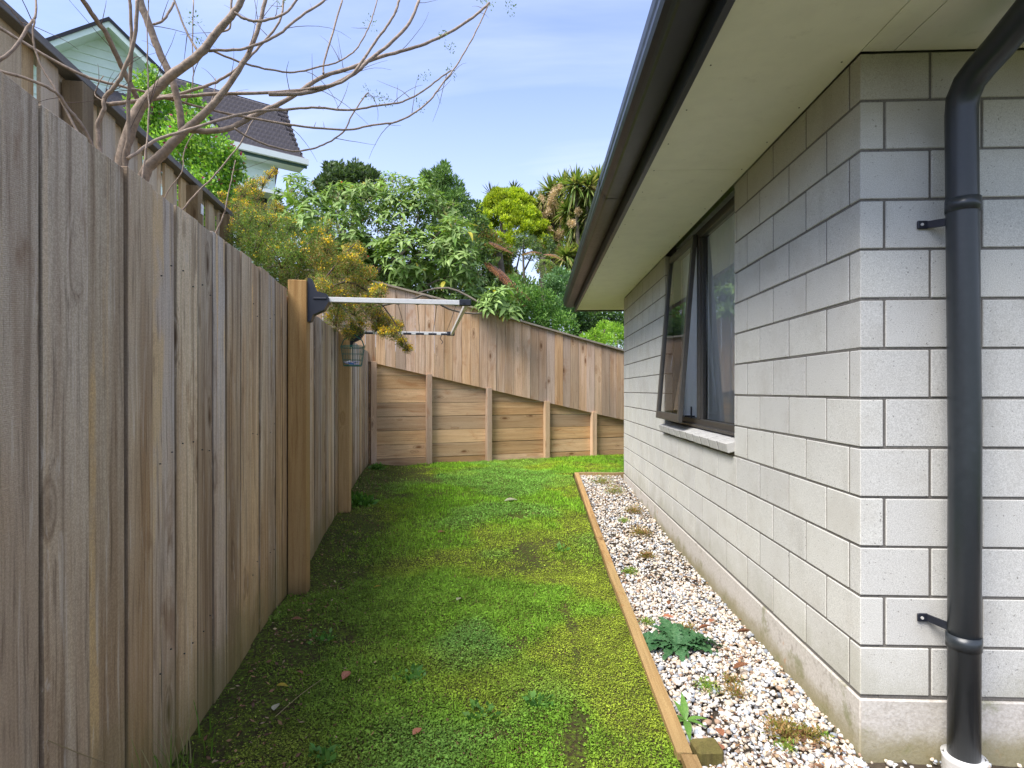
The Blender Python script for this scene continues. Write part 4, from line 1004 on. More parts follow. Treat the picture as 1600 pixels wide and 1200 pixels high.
clp('front_bar', MB().box(0.016, SP - 0.016, -ARM - 0.030, -ARM - 0.008, LZ - 0.010, LZ + 0.018, 0.002), M['alu'])
for i in range(7):
    v = -0.16 - i * 0.112
    clp('line', MB().tube([(0.0 - 0.0 + 0.012 + (SP - 0.024) * k / 8, v, LZ - 0.006 - 0.012 * (1 - (k / 4 - 1) ** 2)) for k in range(9)], 0.0018, 5), M['cord'])
    clp('line_clip', MB().box(SP - 0.020, SP - 0.012, v - 0.036, v + 0.036, LZ - 0.010, LZ + 0.008, 0.003), M['black'])
    clp('line_clip', MB().box(0.012, 0.018, v - 0.012, v + 0.012, LZ - 0.010, LZ + 0.008, 0.002), M['black'])
hk = MB(); v = -0.80; pts = [(SP - 0.03, v, LZ - 0.01)]
for k in range(9): pts.append((SP - 0.03, v + 0.012 * math.sin(k * 0.8), LZ - 0.02 - k * 0.009))
clp('hook', hk.tube(pts, 0.003, 5), M['black'])

# peg basket of green wire hanging by the second post
bc = at(551, 556, 4.72)
bk = empty('peg_basket', (bc.x, bc.y, bc.z - 0.085), label='small green wire peg basket hanging beside the far fence post', cat='basket')
rt, rb, hh = 0.098, 0.074, 0.165
wv = MB()
for z_, r_ in ((hh, rt), (hh - 0.012, rt), (0.10, (rt * 0.62 + rb * 0.38)), (0.05, rt * .3 + rb * .7), (0.0, rb)):
    wv.tube([(math.cos(a) * r_, math.sin(a) * r_, z_) for a in np.linspace(0, 2 * math.pi, 25)], 0.0028 if z_ > 0.14 or z_ == 0 else 0.0016, 5, cap=False)
for k in range(26):
    a = 2 * math.pi * k / 26; wv.tube([(math.cos(a) * rb, math.sin(a) * rb, 0), (math.cos(a) * rt, math.sin(a) * rt, hh)], 0.0013, 4)
wv.obj('wire_cage', M['greenwire'], bk)
MB().tube([(math.cos(a) * (rb), math.sin(a) * rb, 0.004) for a in np.linspace(0, 6.283, 21)] , 0.003, 4).obj('base_ring', M['greenwire'], bk)
MB().box(-rb * .7, rb * .7, -rb * .7, rb * .7, 0.0, 0.004).obj('base', M['greenwire'], bk)
MB().tube([(rt, 0, hh), (rt * 0.8, 0, hh + 0.05), (rt * .2, 0, hh + 0.09), (-0.01, 0, hh + 0.16), (-0.01, 0, hh + 0.2)], 0.005, 6).obj('handle', M['greenwire'], bk)
MB().tube([(-rt, 0, hh), (-rt * 0.8, 0, hh + 0.05), (-rt * .2, 0, hh + 0.09)], 0.004, 6).obj('handle', M['greenwire'], bk)
pegc = {'blue': simple('blue_plastic', (0.02, 0.16, 0.5), 0.4), 'lilac': simple('lilac_plastic', (0.42, 0.38, 0.5), 0.4), 'white': M['whitetag']}
for k in range(14):
    c = rnd.choice(['blue', 'lilac', 'white', 'lilac']); a = rnd.uniform(0, 6.28); r_ = rnd.uniform(0, 0.05)
    MB().box(-0.035, 0.035, -0.005, 0.005, -0.004, 0.004, 0.001).obj('peg', pegc[c], bk, loc=(math.cos(a) * r_, math.sin(a) * r_, 0.012 + 0.006 * (k // 3)), rot=(rnd.uniform(-.3, .3), rnd.uniform(-.4, .4), rnd.uniform(0, 3.1)))

# ------------------------------------------------------------------ vegetation
def pblob(px, py, rpx, Z, flat=1.0):
    p = at(px, py, Z); r = rpx / F * Z; return (p.x, p.y, p.z, r, r, r * flat)
def local(args, loc):
    a = list(args); a[0] = a[0] - np.array(loc)[None]; return a
def stem_obj(name, paths, mat, parent, n=8):
    for pts, r0, r1 in paths:
        q = catmull([Vector(p) for p in pts], 4); m = len(q)
        MB().tube([v - parent.location for v in q], [r0 + (r1 - r0) * i / (m - 1) for i in range(m)], n).obj(name, M[mat], parent, sm=True)
def plant(name, base_px, Z, label, cat, gz=None, **kw):
    p = at(base_px, 610, Z); z = float(bank_z(np.array([p.x]), np.array([p.y]))[0]) if gz is None else gz
    return empty(name, (p.x, p.y, z), label=label, cat=cat, **kw)
def to_top(o, px, py, Z, r0, r1, wob=0.15, mat='treebark', name='trunk', n=8):
    b = o.location.copy(); b.z -= 0.15; t_ = at(px, py, Z); q = [b]
    for k in (0.3, 0.6, 0.85): q.append(b.lerp(t_, k) + Vector((rnd.uniform(-1, 1), rnd.uniform(-1, 1), 0)) * wob)
    q.append(t_); stem_obj(name, [(q, r0, r1)], mat, o, n)

# bright green flowering shrub beside the hill house
o = plant('flowering_shrub', 300, 6.4, 'bright green shrub with magenta flowers rising behind the back fence', 'shrub')
bl = [pblob(a, b, r, 6.4 + rnd.uniform(-.3, .3)) for a, b, r in ((236, 112, 9), (228, 132, 18), (245, 150, 28), (225, 170, 24), (260, 190, 34), (300, 175, 22), (300, 215, 36), (330, 235, 34), (275, 240, 36), (350, 262, 28), (362, 250, 18), (330, 280, 34), (310, 300, 34), (300, 150, 14), (372, 300, 30), (250, 225, 34), (350, 330, 34), (215, 140, 10), (212, 200, 20), (290, 340, 40))]
put('foliage', local(foliage(bl, 15000, 0.045, 0.6, [(0.11, 0.25, 0.03), (0.20, 0.36, 0.05), (0.07, 0.17, 0.03), (0.27, 0.42, 0.08)], shell=0.35, clump=3.0), o.location), parent=o)
put('flowers', local(foliage(bl[3:], 260, 0.035, 0.8, [(0.30, 0.02, 0.12), (0.22, 0.02, 0.10)], shell=0.85), o.location), parent=o)
to_top(o, 290, 240, 6.4, 0.05, 0.02); to_top(o, 240, 160, 6.4, 0.04, 0.015)

# gorse hanging over the left fence
def gorse(label, blobs, n, basepx, Z, wands, cols, yel):
    o = plant('gorse_bush', basepx, Z, label, 'bush')
    a = foliage(blobs, n, 0.018, 0.26, cols, up=0.25, jitter=0.9, shell=0.15, clump=5.0)
    put('foliage', local(a, o.location), parent=o)
    # flower clusters, each a knot of small petals
    k = rng.integers(0, len(blobs), yel); b = np.array(blobs)[k]; d_ = sphere_dirs(yel); d_[:, 2] = np.abs(d_[:, 2]) * 0.8; C_ = b[:, :3] + d_ * b[:, 3:4] * rng.uniform(0.6, 1.05, (yel, 1))
    m = 7; P = np.repeat(C_, m, axis=0) + rng.normal(0, 0.011, (yel * m, 3)); U = sphere_dirs(len(P)); N = unit(np.cross(U, sphere_dirs(len(P))))
    c = np.array([(0.90, 0.60, 0.02), (0.95, 0.72, 0.05), (0.55, 0.27, 0.03)])[rng.choice(3, len(P), p=[.45, .35, .2])] * rng.uniform(0.75, 1.1, (len(P), 1))
    L_ = rng.uniform(0.010, 0.018, len(P)); put('flowers', local((P, N, U, L_, L_ * 0.8, c), o.location), parent=o)
    sm_ = MB()
    for pts in wands:
        q = catmull([at(*p) for p in pts], 4); sm_.tube([v - o.location for v in q], [0.011 - 0.008 * i / (len(q) - 1) for i in range(len(q))], 6)
    for bb in blobs:
        for _ in range(9):
            e = Vector(bb[:3]) + Vector(sphere_dirs(1)[0]) * bb[3] * 1.0; f = Vector(bb[:3]) - Vector((0, 0, bb[3] * .6))
            sm_.tube([f - o.location, (f + e) / 2 - o.location + Vector((0, 0, .02)), e - o.location], [0.004, 0.003, 0.0015], 4)
    sm_.obj('stems', M['twig'], o, sm=True, kind='stuff'); return o
gold = [(0.26, 0.17, 0.06), (0.36, 0.23, 0.10), (0.15, 0.19, 0.04), (0.12, 0.17, 0.035), (0.22, 0.20, 0.06)]
green = [(0.07, 0.14, 0.025), (0.11, 0.20, 0.035), (0.16, 0.19, 0.045), (0.17, 0.12, 0.05), (0.05, 0.09, 0.02)]
Zg = 4.55
bl = [pblob(a, b, r, Zg + rnd.uniform(-.25, .25)) for a, b, r in ((500, 400, 24), (520, 425, 26), (545, 412, 22), (500, 455, 26), (530, 465, 26), (560, 445, 22), (575, 430, 16), (555, 480, 22), (525, 498, 20), (580, 470, 18), (590, 495, 18), (560, 508, 15), (605, 505, 14), (615, 520, 12), (628, 535, 9), (637, 545, 7), (510, 385, 18), (555, 395, 18), (592, 455, 14), (545, 520, 12), (622, 510, 9), (600, 520, 9), (588, 512, 9))]
gorse('gold and brown gorse bush drooping over the fence beneath the clothesline arm', bl, 42000, 500, Zg, [[(480, 480, Zg), (540, 440, Zg), (600, 480, Zg), (638, 545, Zg)], [(480, 470, Zg), (520, 420, Zg), (555, 380, Zg)]], gold[:3] + green[:4] + [(0.16, 0.26, 0.05)], 520)
Zg2 = 5.0
bl = [pblob(a, b, r, Zg2 + rnd.uniform(-.3, .3)) for a, b, r in ((385, 350, 22), (400, 380, 28), (430, 370, 26), (440, 400, 32), (470, 390, 28), (480, 430, 32), (410, 415, 26), (455, 440, 28), (370, 365, 18), (495, 370, 20), (395, 340, 18), (510, 355, 16), (450, 350, 18), (420, 345, 16), (480, 465, 24), (370, 390, 22), (350, 400, 20), (430, 440, 20))]
gorse('dark olive gorse bush behind the left fence, left of the first post', bl, 42000, 420, Zg2, [[(420, 480, Zg2), (430, 420, Zg2), (450, 360, Zg2)]], green + [(0.15, 0.26, 0.05), (0.20, 0.30, 0.07)], 150)
Zg3 = 5.6
bl = [pblob(a, b, r, Zg3 + rnd.uniform(-.2, .2)) for a, b, r in ((428, 268, 6), (420, 275, 8), (410, 285, 10), (395, 290, 12), (380, 300, 12), (400, 305, 12), (385, 325, 14), (410, 330, 14), (365, 335, 14), (350, 320, 9), (345, 305, 6), (430, 325, 12), (372, 318, 12), (355, 345, 14))]
gorse('tall gorse with bright yellow flowers in front of the hill house', bl, 9000, 400, Zg3, [[(400, 420, Zg3), (400, 330, Zg3), (412, 290, Zg3), (430, 264, Zg3)], [(380, 400, Zg3), (372, 330, Zg3), (385, 295, Zg3)]], gold + green[:2], 170)

# large-leaved pale shrub over the far fence
def leaf_template(nseg=5, w=0.38, droop=0.35, fold=0.12):
    vs = []; fs = []
    for i in range(nseg + 1):
        u = i / nseg; hw = w * 0.5 * math.sin(math.pi * (u ** 0.85)) * (1 - 0.25 * u) + (0.012 if i == 0 else 0); z = -droop * u * u
        vs += [(u, -hw, z + fold * hw * 2), (u, 0, z), (u, hw, z + fold * hw * 2)]
    for i in range(nseg):
        a = i * 3; fs += [(a, a + 3, a + 4, a + 1), (a + 1, a + 4, a + 5, a + 2)]
    return vs, fs
LT = [leaf_template(5, 0.40, d_, f_) for d_, f_ in ((0.20, 0.15), (0.45, 0.1), (0.7, 0.2))]
def leafmesh(nm_, k, sm=True):
    me = bpy.data.meshes.new(nm_); me.from_pydata(LT[k][0], [], LT[k][1]); me.polygons.foreach_set('use_smooth', [True] * len(me.polygons)); me.update(); return me
ws = plant('broadleaf_shrub', 600, 9.0, 'large pale green shrub with long woolly leaves leaning over the far fence', 'shrub')
shoots = []
ZW = 8.9
outline = [(445, 275), (470, 278), (500, 300), (530, 300), (560, 290), (590, 285), (620, 275), (640, 272), (665, 290), (690, 300), (710, 330), (735, 350), (745, 380)]
cl2 = [(470, 300, 24), (450, 320, 26), (500, 330, 32), (540, 320, 34), (580, 315, 36), (620, 305, 34), (660, 315, 34), (690, 340, 34), (715, 370, 30), (640, 350, 46), (590, 365, 46), (540, 370, 42), (690, 390, 42), (640, 400, 46), (600, 410, 42), (720, 410, 32), (735, 440, 28), (680, 430, 40), (640, 440, 40), (600, 450, 30), (740, 465, 22), (700, 455, 30), (560, 400, 34), (785, 470, 22), (765, 480, 18), (800, 488, 10), (490, 345, 30), (445, 345, 20), (520, 400, 30)]
for a, b, r in cl2:
    zc = ZW + rnd.uniform(-.5, .4) if a < 755 else 8.05
    for _ in range(int(6 + r * r / 40)):
        d_ = sphere_dirs(1)[0]
        if d_[1] > 0.5: d_[1] *= -1
        p = at(a, b, zc) + Vector(d_) * (r / F * zc) * rnd.uniform(0.7, 1.05)
        shoots.append((p, Vector(d_)))
lv = []
for p, d_ in shoots:
    axis = (Vector((0, 0, 1)) * 0.9 + d_ * 0.8).normalized(); k = rnd.randint(6, 9); ph0 = rnd.uniform(0, 6.28); a = axis.orthogonal().normalized(); b = axis.cross(a)
    sz = rnd.uniform(0.085, 0.18)
    for j in range(k):
        an = ph0 + j * 2.4; el = rnd.uniform(-0.15, 0.5) + (0.5 if j > k - 3 else 0)
        out = (a * math.cos(an) + b * math.sin(an)); xd = (out * math.cos(el) + axis * math.sin(el)).normalized(); yd = axis.cross(out).normalized(); zd = xd.cross(yd).normalized()
        s = sz * rnd.uniform(0.7, 1.1) * (0.6 if j > k - 3 else 1)
        mm = Matrix((xd, yd, zd)).transposed().to_4x4() * s; mm[3][3] = 1; mm.translation = p - ws.location + axis * 0.02 * j * 0.3
        lv.append((p.y - abs(p.x + 1) * .0 + rnd.uniform(-.1, .1), mm))
lv.sort(key=lambda q: q[0])
lms = [leafmesh('leaf', k) for k in range(3)]
for y_, mm in lv[:285]:
    o = link('leaf', lms[rnd.randrange(3)], M['woolly'], ws); o.matrix_local = mm
V = []; Fc = []; Cc = []
for y_, mm in lv[285:]:
    vs, fs = LT[rnd.randrange(3)]; o_ = len(V); V += [tuple(mm @ Vector(v)) for v in vs]; Fc += [tuple(i + o_ for i in f) for f in fs]
    q = rnd.random(); c = np.array((0.17, 0.31, 0.05)) * (1 - q) + np.array((0.31, 0.41, 0.14)) * q
    if rnd.random() < 0.02: c = np.array((0.45, 0.40, 0.05))
    Cc += [tuple(c * rnd.uniform(0.6, 1.2))] * len(fs)
link('leaves', make_mesh('leaves', V, Fc, Cc, True), M['leaf'], ws, kind='stuff')
bl = [pblob(a, b, r * 0.85, ZW + 0.35) for a, b, r in cl2 if a < 755]
put('inner_foliage', local(foliage(bl, 16000, 0.06, 0.4, [(0.08, 0.15, 0.04), (0.13, 0.21, 0.07), (0.20, 0.27, 0.12), (0.15, 0.13, 0.07)], shell=0.2, clump=2.5), ws.location), parent=ws)
for path in ([(610, 560, 9.2), (600, 470, 9.0), (590, 430, 8.9), (570, 380, 8.9), (560, 330, 8.9)], [(610, 560, 9.2), (625, 440, 8.9), (650, 400, 8.8), (690, 360, 8.8)], [(640, 560, 9.2), (645, 470, 8.8), (680, 440, 8.6), (730, 425, 8.6)], [(560, 560, 9.2), (540, 460, 8.9), (520, 400, 8.9), (480, 320, 8.9)], [(560, 450, 8.8), (600, 415, 8.7), (640, 385, 8.7), (655, 330, 8.7)], [(520, 500, 8.1), (585, 480, 7.5), (645, 467, 7.55), (665, 462, 7.6), (700, 482, 7.8), (740, 490, 7.9), (790, 486, 8.0)], [(640, 462, 8.5), (700, 450, 8.2), (760, 478, 8.05), (800, 485, 8.0)]):
    stem_obj('branch', [([at(*q) for q in path], 0.035 if path[0][2] > 8.5 else 0.018, 0.012)], 'treebark', ws, 7)
fl = foliage([pblob(a, b, r, ZW - .1) for a, b, r in cl2], 90, 0.035, 0.9, [(0.35, 0.30, 0.45), (0.45, 0.42, 0.5), (0.5, 0.05, 0.03)], shell=0.95)
put('flowers', local(fl, ws.location), parent=ws)

# trees beyond
def tree(name, label, blobs, n, size, aspect, pal_, Z, basepx, top, r0=0.09, cat='tree', fname='crown', trunks=1, **kw):
    o = plant(name, basepx, Z, label, cat); put(fname, local(foliage(blobs, n, size, aspect, pal_, **kw), o.location), parent=o)
    for k in range(trunks): to_top(o, top[0] + rnd.uniform(-6, 6) * k, top[1], Z, r0, r0 * 0.35)
    sm_ = MB()
    t_ = at(*top, Z) - o.location; b0 = t_ * 0.55
    for q in blobs[::max(1, len(blobs) // 10)]:
        e = Vector(q[:3]) - o.location; sm_.tube([b0, b0.lerp(e, .5) + Vector((0, 0, -.05)), e], [r0 * .4, r0 * .25, r0 * .1], 5)
    sm_.obj('limbs', M['treebark'], o, sm=True, kind='stuff'); return o
def pb(L_, Z, dz=.4, flat=1.0): return [pblob(a, b, r, Z + rnd.uniform(-dz, dz), flat) for a, b, r in L_]
def pcloud(cx, cy, rx, ry, n, r, Z, dz=1.0, low=-1.0):
    out = []
    for _ in range(n):
        a = rnd.uniform(0, 6.28); q = math.sqrt(rnd.random()); out.append(pblob(cx + math.cos(a) * rx * q, cy + math.sin(a) * ry * q, r * rnd.uniform(.7, 1.3), Z + rnd.uniform(-dz, dz)))
    return out
darkp = [(0.03, 0.055, 0.022), (0.045, 0.08, 0.03), (0.07, 0.11, 0.045)]
tree('small_tree', 'dark small-leaved tree behind the pale shrub, right of the hill house', pcloud(545, 290, 45, 28, 34, 10, 13, .8) + pb([(515, 262, 7), (520, 275, 12), (575, 272, 9), (500, 290, 9), (590, 285, 10), (512, 300, 14)], 13), 6500, 0.11, 0.45, darkp, 13, 545, (545, 290), shell=0.3)
tree('small_tree', 'mid green willow-leaved tree at the right shoulder of the pale shrub', pb([(695, 262, 8), (690, 275, 14), (680, 285, 16), (705, 295, 18), (715, 315, 18), (725, 335, 14), (700, 330, 22), (690, 310, 20), (670, 290, 14), (715, 345, 16), (665, 275, 8)], 12.5), 7500, 0.10, 0.3, [(0.05, 0.10, 0.03), (0.09, 0.17, 0.045), (0.13, 0.22, 0.07)], 12.5, 700, (700, 320), shell=0.3, up=0.6)
# clumpy yellow-green tree
ZC = 18
bl = []
for _ in range(230):
    v = rnd.random(); y = 300 + 84 * v; hw = 20 + 42 * math.sin(min(1, v * 1.15) * math.pi * 0.52); a = rnd.uniform(0, 6.28); q = rnd.uniform(0.75, 1.0)
    x = 795 + math.cos(a) * hw * q; z = ZC + math.sin(a) * hw / F * ZC * q * 0.8
    bl.append(pblob(x, y, rnd.uniform(5, 8.5), z, 0.75))
tree('conical_tree', 'rounded yellow-green clumpy tree on the skyline beyond the far fence', bl, 60000, 0.10, 0.34, [(0.24, 0.32, 0.02), (0.33, 0.42, 0.03), (0.14, 0.22, 0.02), (0.40, 0.46, 0.04)], ZC, 795, (795, 350), r0=0.14, shell=0.3, up=0.8, clump=1.6, tilt=1.0)
o = plant('small_tree', 770, 16.5, 'loose green and bronze tree filling in below the left of the yellow-green tree', 'tree')
put('crown', local(foliage(pb([(765, 375, 14), (752, 360, 12), (775, 390, 16), (790, 400, 14), (760, 400, 16), (745, 385, 14), (840, 385, 9), (850, 400, 10), (800, 395, 9), (775, 420, 18), (850, 420, 12), (795, 430, 14)], 16.5), 9000, .09, .4, [(0.09, 0.14, 0.03), (0.15, 0.20, 0.04), (0.22, 0.13, 0.05), (0.06, 0.10, 0.03)], shell=.2), o.location), parent=o)
to_top(o, 770, 400, 16.5, .07, .04)
# sword-leaved crowns
def sword_heads(name, parent, heads, L_, n, pal_, w=0.05, up=0.2, droop=0.25):
    for hx in heads:
        c0_ = np.array(hx[:3]); r_ = hx[3] if len(hx) > 3 else 1.0
        d_ = sphere_dirs(n); d_[:, 2] = d_[:, 2] * 0.85 + up; d_ = unit(d_); k = 3; V = []; side = unit(np.cross(d_, np.array([0, 0, 1.0]) + rng.normal(0, .1, (n, 3))))
        ln = L_ * r_ * rng.uniform(.7, 1.1, (n, 1))
        pts = [c0_ + d_ * ln * u - np.array([0, 0, 1.0]) * droop * ln * u * u * (1.2 - d_[:, 2:3]) for u in (0.05, 0.4, 0.75, 1.0)]
        ws_ = (0.6, 1.0, 0.7, 0.05); V = np.stack([q + s_ * side * w * ww for q, ww in zip(pts, ws_) for s_ in (-.5, .5)], 1)
        i0 = np.arange(n)[:, None] * 8; Fc = np.concatenate([i0 + np.array([[2 * j, 2 * j + 1, 2 * j + 3, 2 * j + 2]]) for j in range(3)], 1).reshape(-1, 4)
        cc = np.array(pal_)[rng.integers(0, len(pal_), n)] * rng.uniform(.6, 1.3, (n, 1)); cc = np.repeat(cc, 3, axis=0)
        link(name, make_mesh(name, V.reshape(-1, 3) - np.array(parent.location), Fc, cc), M['leaf'], parent)
cabp = [(0.10, 0.17, 0.03), (0.17, 0.25, 0.05), (0.27, 0.32, 0.08), (0.38, 0.36, 0.12)]
def cabbage(label, heads, pan, Z, basepx):
    o = plant('cabbage_tree', basepx, Z, label, 'tree')
    hh = [(*at(a, b, Z + rnd.uniform(-.5, .5)), s) for a, b, s in heads]
    sword_heads('leaf_head', o, hh, 0.66, 190, cabp, 0.055)
    b = o.location
    for i, q in enumerate(hh):
        e = Vector(q[:3]); m_ = b.lerp(e, .55); m_.x = b.x + (e.x - b.x) * .25; stem_obj('limb', [([b - Vector((0, 0, .2)), m_, e], 0.11 if i == 0 else 0.07, 0.04)], 'treebark', o, 6)
    bl = [pblob(a + rnd.uniform(-4, 4), b_ + rnd.uniform(-5, 5), r * rnd.uniform(.35, .8), Z + rnd.uniform(-.7, -.2), 1.5) for a, b_, r in pan for _ in range(3)]
    put('flower_panicles', local(foliage(bl, 4200, 0.06, 0.35, [(0.40, 0.31, 0.22), (0.50, 0.40, 0.30), (0.32, 0.23, 0.16)], shell=0.0, jitter=1.0), o.location), parent=o)
    put('dead_leaves', local(foliage([pblob(a, b_ + 16, 8, Z) for a, b_, s in heads[::2]], 420, 0.4, 0.09, [(0.30, 0.24, 0.13), (0.22, 0.17, 0.09)], up=-2.2, shell=0.1), o.location), parent=o)
    return o
cabbage('tall cabbage tree with pinkish flower heads, leftmost of two against the gutter end', [(862, 300, 1.0), (880, 290, .9), (845, 318, .8), (870, 325, 1.0), (858, 345, .9), (880, 350, 1.0), (868, 372, .9), (850, 372, .6)], [(873, 292, 8), (860, 312, 9), (880, 320, 10), (855, 330, 8), (882, 338, 9), (870, 300, 7), (858, 355, 6), (877, 366, 8), (845, 310, 6), (873, 385, 6)], 18.5, 868)
cabbage('cabbage tree with drooping yellow-green leaves touching the gutter edge', [(900, 290, 1.0), (920, 295, 1.0), (935, 310, 1.0), (905, 320, 1.1), (925, 335, 1.1), (900, 350, 1.0), (915, 365, 1.1), (895, 385, .9), (910, 400, 1.0), (892, 415, .9), (905, 425, 1.0), (888, 330, .8), (935, 280, .8), (915, 345, 1.0), (930, 390, 1.0), (885, 400, .8)], [(900, 282, 7), (930, 302, 8), (908, 306, 7), (925, 322, 6), (893, 345, 6), (905, 330, 6)], 17.5, 905)
# palm fronds behind
o = plant('palm', 790, 21, 'palm with upright fronds poking up behind the yellow-green tree', 'tree')
sword_heads('frond', o, [(*at(768, 306, 21), 1.0), (*at(803, 297, 21), 0.8), (*at(830, 310, 21), .7)], 0.55, 34, [(0.07, 0.09, 0.03), (0.12, 0.14, 0.05)], 0.045, up=0.9, droop=.05)
to_top(o, 790, 330, 21, .14, .1)
tree('conifer', 'tiny dark conifer tip on the skyline beside the gutter', pb([(931, 277, 3), (930, 283, 5), (932, 292, 8), (931, 303, 10), (942, 290, 5)], 30), 1500, 0.12, 0.4, darkp, 30, 931, (931, 290), shell=0.3)
# understorey beyond the far fence
def shrub(label, L_, n, size, aspect, pal_, Z, basepx, name='shrub', dz=.35, **kw):
    o = plant(name, basepx, Z, label, 'shrub'); put('foliage', local(foliage(pb(L_, Z, dz), n, size, aspect, pal_, **kw), o.location), parent=o)
    for k in range(3): to_top(o, L_[k][0], L_[k][1], Z, 0.03, 0.012, name='stem', n=6)
    return o
shrub('dark green shrub filling the gap behind the pale woolly shrub', [(700, 380, 30), (735, 395, 26), (750, 420, 26), (690, 420, 30), (725, 450, 34), (760, 460, 28), (655, 440, 30), (620, 440, 28), (580, 430, 28), (750, 350, 14), (740, 325, 12)], 12000, 0.07, 0.5, [(0.035, 0.07, 0.02), (0.06, 0.11, 0.03), (0.09, 0.16, 0.05)], 10.2, 710, shell=.3)
shrub('lush green shrub above the middle of the far fence', [(800, 470, 26), (790, 500, 28), (830, 495, 30), (860, 500, 26), (825, 465, 20), (850, 470, 20), (770, 500, 26), (880, 510, 24), (800, 445, 12)], 13000, 0.05, 0.45, [(0.05, 0.13, 0.03), (0.10, 0.22, 0.04), (0.15, 0.27, 0.07)], 10.4, 825, shell=.3)
shrub('blue-green leafy shrub beneath the cabbage trees beside the gutter end', [(885, 445, 20), (870, 455, 18), (900, 460, 18), (890, 475, 20), (860, 440, 12), (875, 430, 12), (905, 440, 14), (895, 490, 22), (870, 480, 20)], 9000, 0.06, 0.4, [(0.09, 0.19, 0.08), (0.16, 0.28, 0.14), (0.06, 0.13, 0.05)], 11.0, 885, shell=.3)
shrub('dark shrub under the end of the eave', [(920, 500, 20), (950, 500, 16), (935, 515, 20), (965, 500, 16), (910, 520, 18), (980, 510, 18), (1000, 520, 20), (945, 490, 9)], 7000, 0.06, 0.5, [(0.03, 0.07, 0.02), (0.06, 0.12, 0.03)], 11.2, 940, shell=.3)
shrub('bright lime green feathery shrub over the right end of the far fence', [(945, 515, 14), (960, 520, 16), (930, 525, 12), (975, 530, 16), (950, 535, 14), (990, 530, 16), (915, 530, 10), (938, 540, 10)], 8000, 0.045, 0.3, [(0.16, 0.32, 0.03), (0.26, 0.42, 0.05), (0.12, 0.24, 0.03)], 10.0, 955, shell=.2)
shrub('mixed green shrub behind the left end of the far fence', [(440, 350, 26), (470, 380, 30), (510, 400, 36), (550, 430, 36), (430, 400, 34), (480, 430, 40), (560, 470, 34), (600, 480, 34), (640, 480, 30), (400, 380, 30)], 12000, 0.07, 0.5, [(0.04, 0.08, 0.02), (0.07, 0.12, 0.03), (0.10, 0.14, 0.05)], 9.9, 520, shell=.3)
# far wooded slope seen through the gaps
def strip_tree(label, x0, x1, y0, y1, Z, pal_, n, size):
    return tree('tree', label, pcloud((x0 + x1) / 2, (y0 + y1) / 2, (x1 - x0) / 2, (y1 - y0) / 2, 40, (y1 - y0) * .22, Z, 1.2), n, size, .5, pal_, Z, (x0 + x1) / 2, ((x0 + x1) / 2, (y0 + y1) / 2), shell=.3)
strip_tree('bushy tree low behind the trunk gap beyond the far fence', 730, 860, 440, 520, 15, [(0.06, 0.11, 0.03), (0.11, 0.17, 0.05)], 9000, .1)
strip_tree('leafy tree between the yellow-green tree and the cabbage trees, low down', 855, 935, 415, 500, 15.5, [(0.08, 0.14, 0.03), (0.14, 0.20, 0.05)], 7000, .1)
# tree ferns with green and rust fronds
def fronds(o, F_, name, pal_, L_):
    for x0, y0, x1, y1, sag in F_:
        a = at(x0, y0, L_); b = at(x1, y1, L_ - .35); V = []; Fc = []; Cc = []; n = 30; dirv = (b - a); ln = dirv.length; side = dirv.cross(Vector((0, 0, 1))).normalized()
        for i in range(1, n):
            u = i / n; p = a.lerp(b, u) + Vector((0, 0, 4 * sag * u * (1 - u))) - o.location; w_ = ln * 0.26 * math.sin(math.pi * min(1, u * .8 + .12))
            for s_ in (-1, 1):
                for q in range(4):
                    f0 = q / 4; e0 = p + side * s_ * w_ * f0 - Vector((0, 0, 0.35 * w_ * f0)); e1 = p + side * s_ * w_ * (f0 + .25) - Vector((0, 0, 0.35 * w_ * (f0 + .3))) + dirv.normalized() * rnd.uniform(-.01, .03)
                    t_ = dirv.normalized() * ln / n * .55 * (1 - f0 * .7); k = len(V); V += [tuple(e0 - t_), tuple(e1), tuple(e0 + t_)]; Fc.append((k, k + 1, k + 2)); Cc.append(tuple(np.array(pal_[rnd.randrange(len(pal_))]) * rnd.uniform(.6, 1.3)))
        link(name, make_mesh(name, V, Fc, Cc), M['leaf'], o)
        stem_obj('midrib', [([a, a.lerp(b, .5) + Vector((0, 0, sag)), b], .012, .004)], 'twig', o, 5)
grn = [(0.14, 0.24, 0.03), (0.24, 0.33, 0.05)]; rust = [(0.30, 0.12, 0.05), (0.42, 0.19, 0.08), (0.22, 0.09, 0.04)]
o = plant('tree_fern', 790, 10.8, 'tree fern with green upper fronds and hanging rust-brown dead fronds', 'fern')
to_top(o, 780, 395, 10.8, .07, .06, .05)
fronds(o, [(780, 395, 745, 372, .12), (782, 395, 742, 400, .1), (780, 398, 810, 392, .1), (775, 393, 800, 385, .1), (780, 400, 755, 430, .08)], 'frond', grn, 10.8)
fronds(o, [(765, 378, 800, 395, .02), (760, 408, 785, 435, .04), (772, 415, 800, 450, .04), (785, 430, 830, 470, .06), (790, 440, 822, 480, .03), (780, 420, 812, 462, .05)], 'dead_frond', rust, 10.4)
o = plant('tree_fern', 850, 11.5, 'tree fern with one brown frond, right of the bright sky gap', 'fern')
to_top(o, 848, 402, 11.5, .07, .06, .05)
fronds(o, [(848, 402, 815, 400, .1), (850, 402, 885, 412, .12), (848, 405, 830, 425, .08), (850, 405, 878, 430, .1), (850, 410, 855, 440, .05), (905, 430, 880, 428, .08)], 'frond', grn, 11.5)
fronds(o, [(850, 398, 882, 408, .06), (845, 396, 815, 398, .05)], 'dead_frond', rust, 11.2)
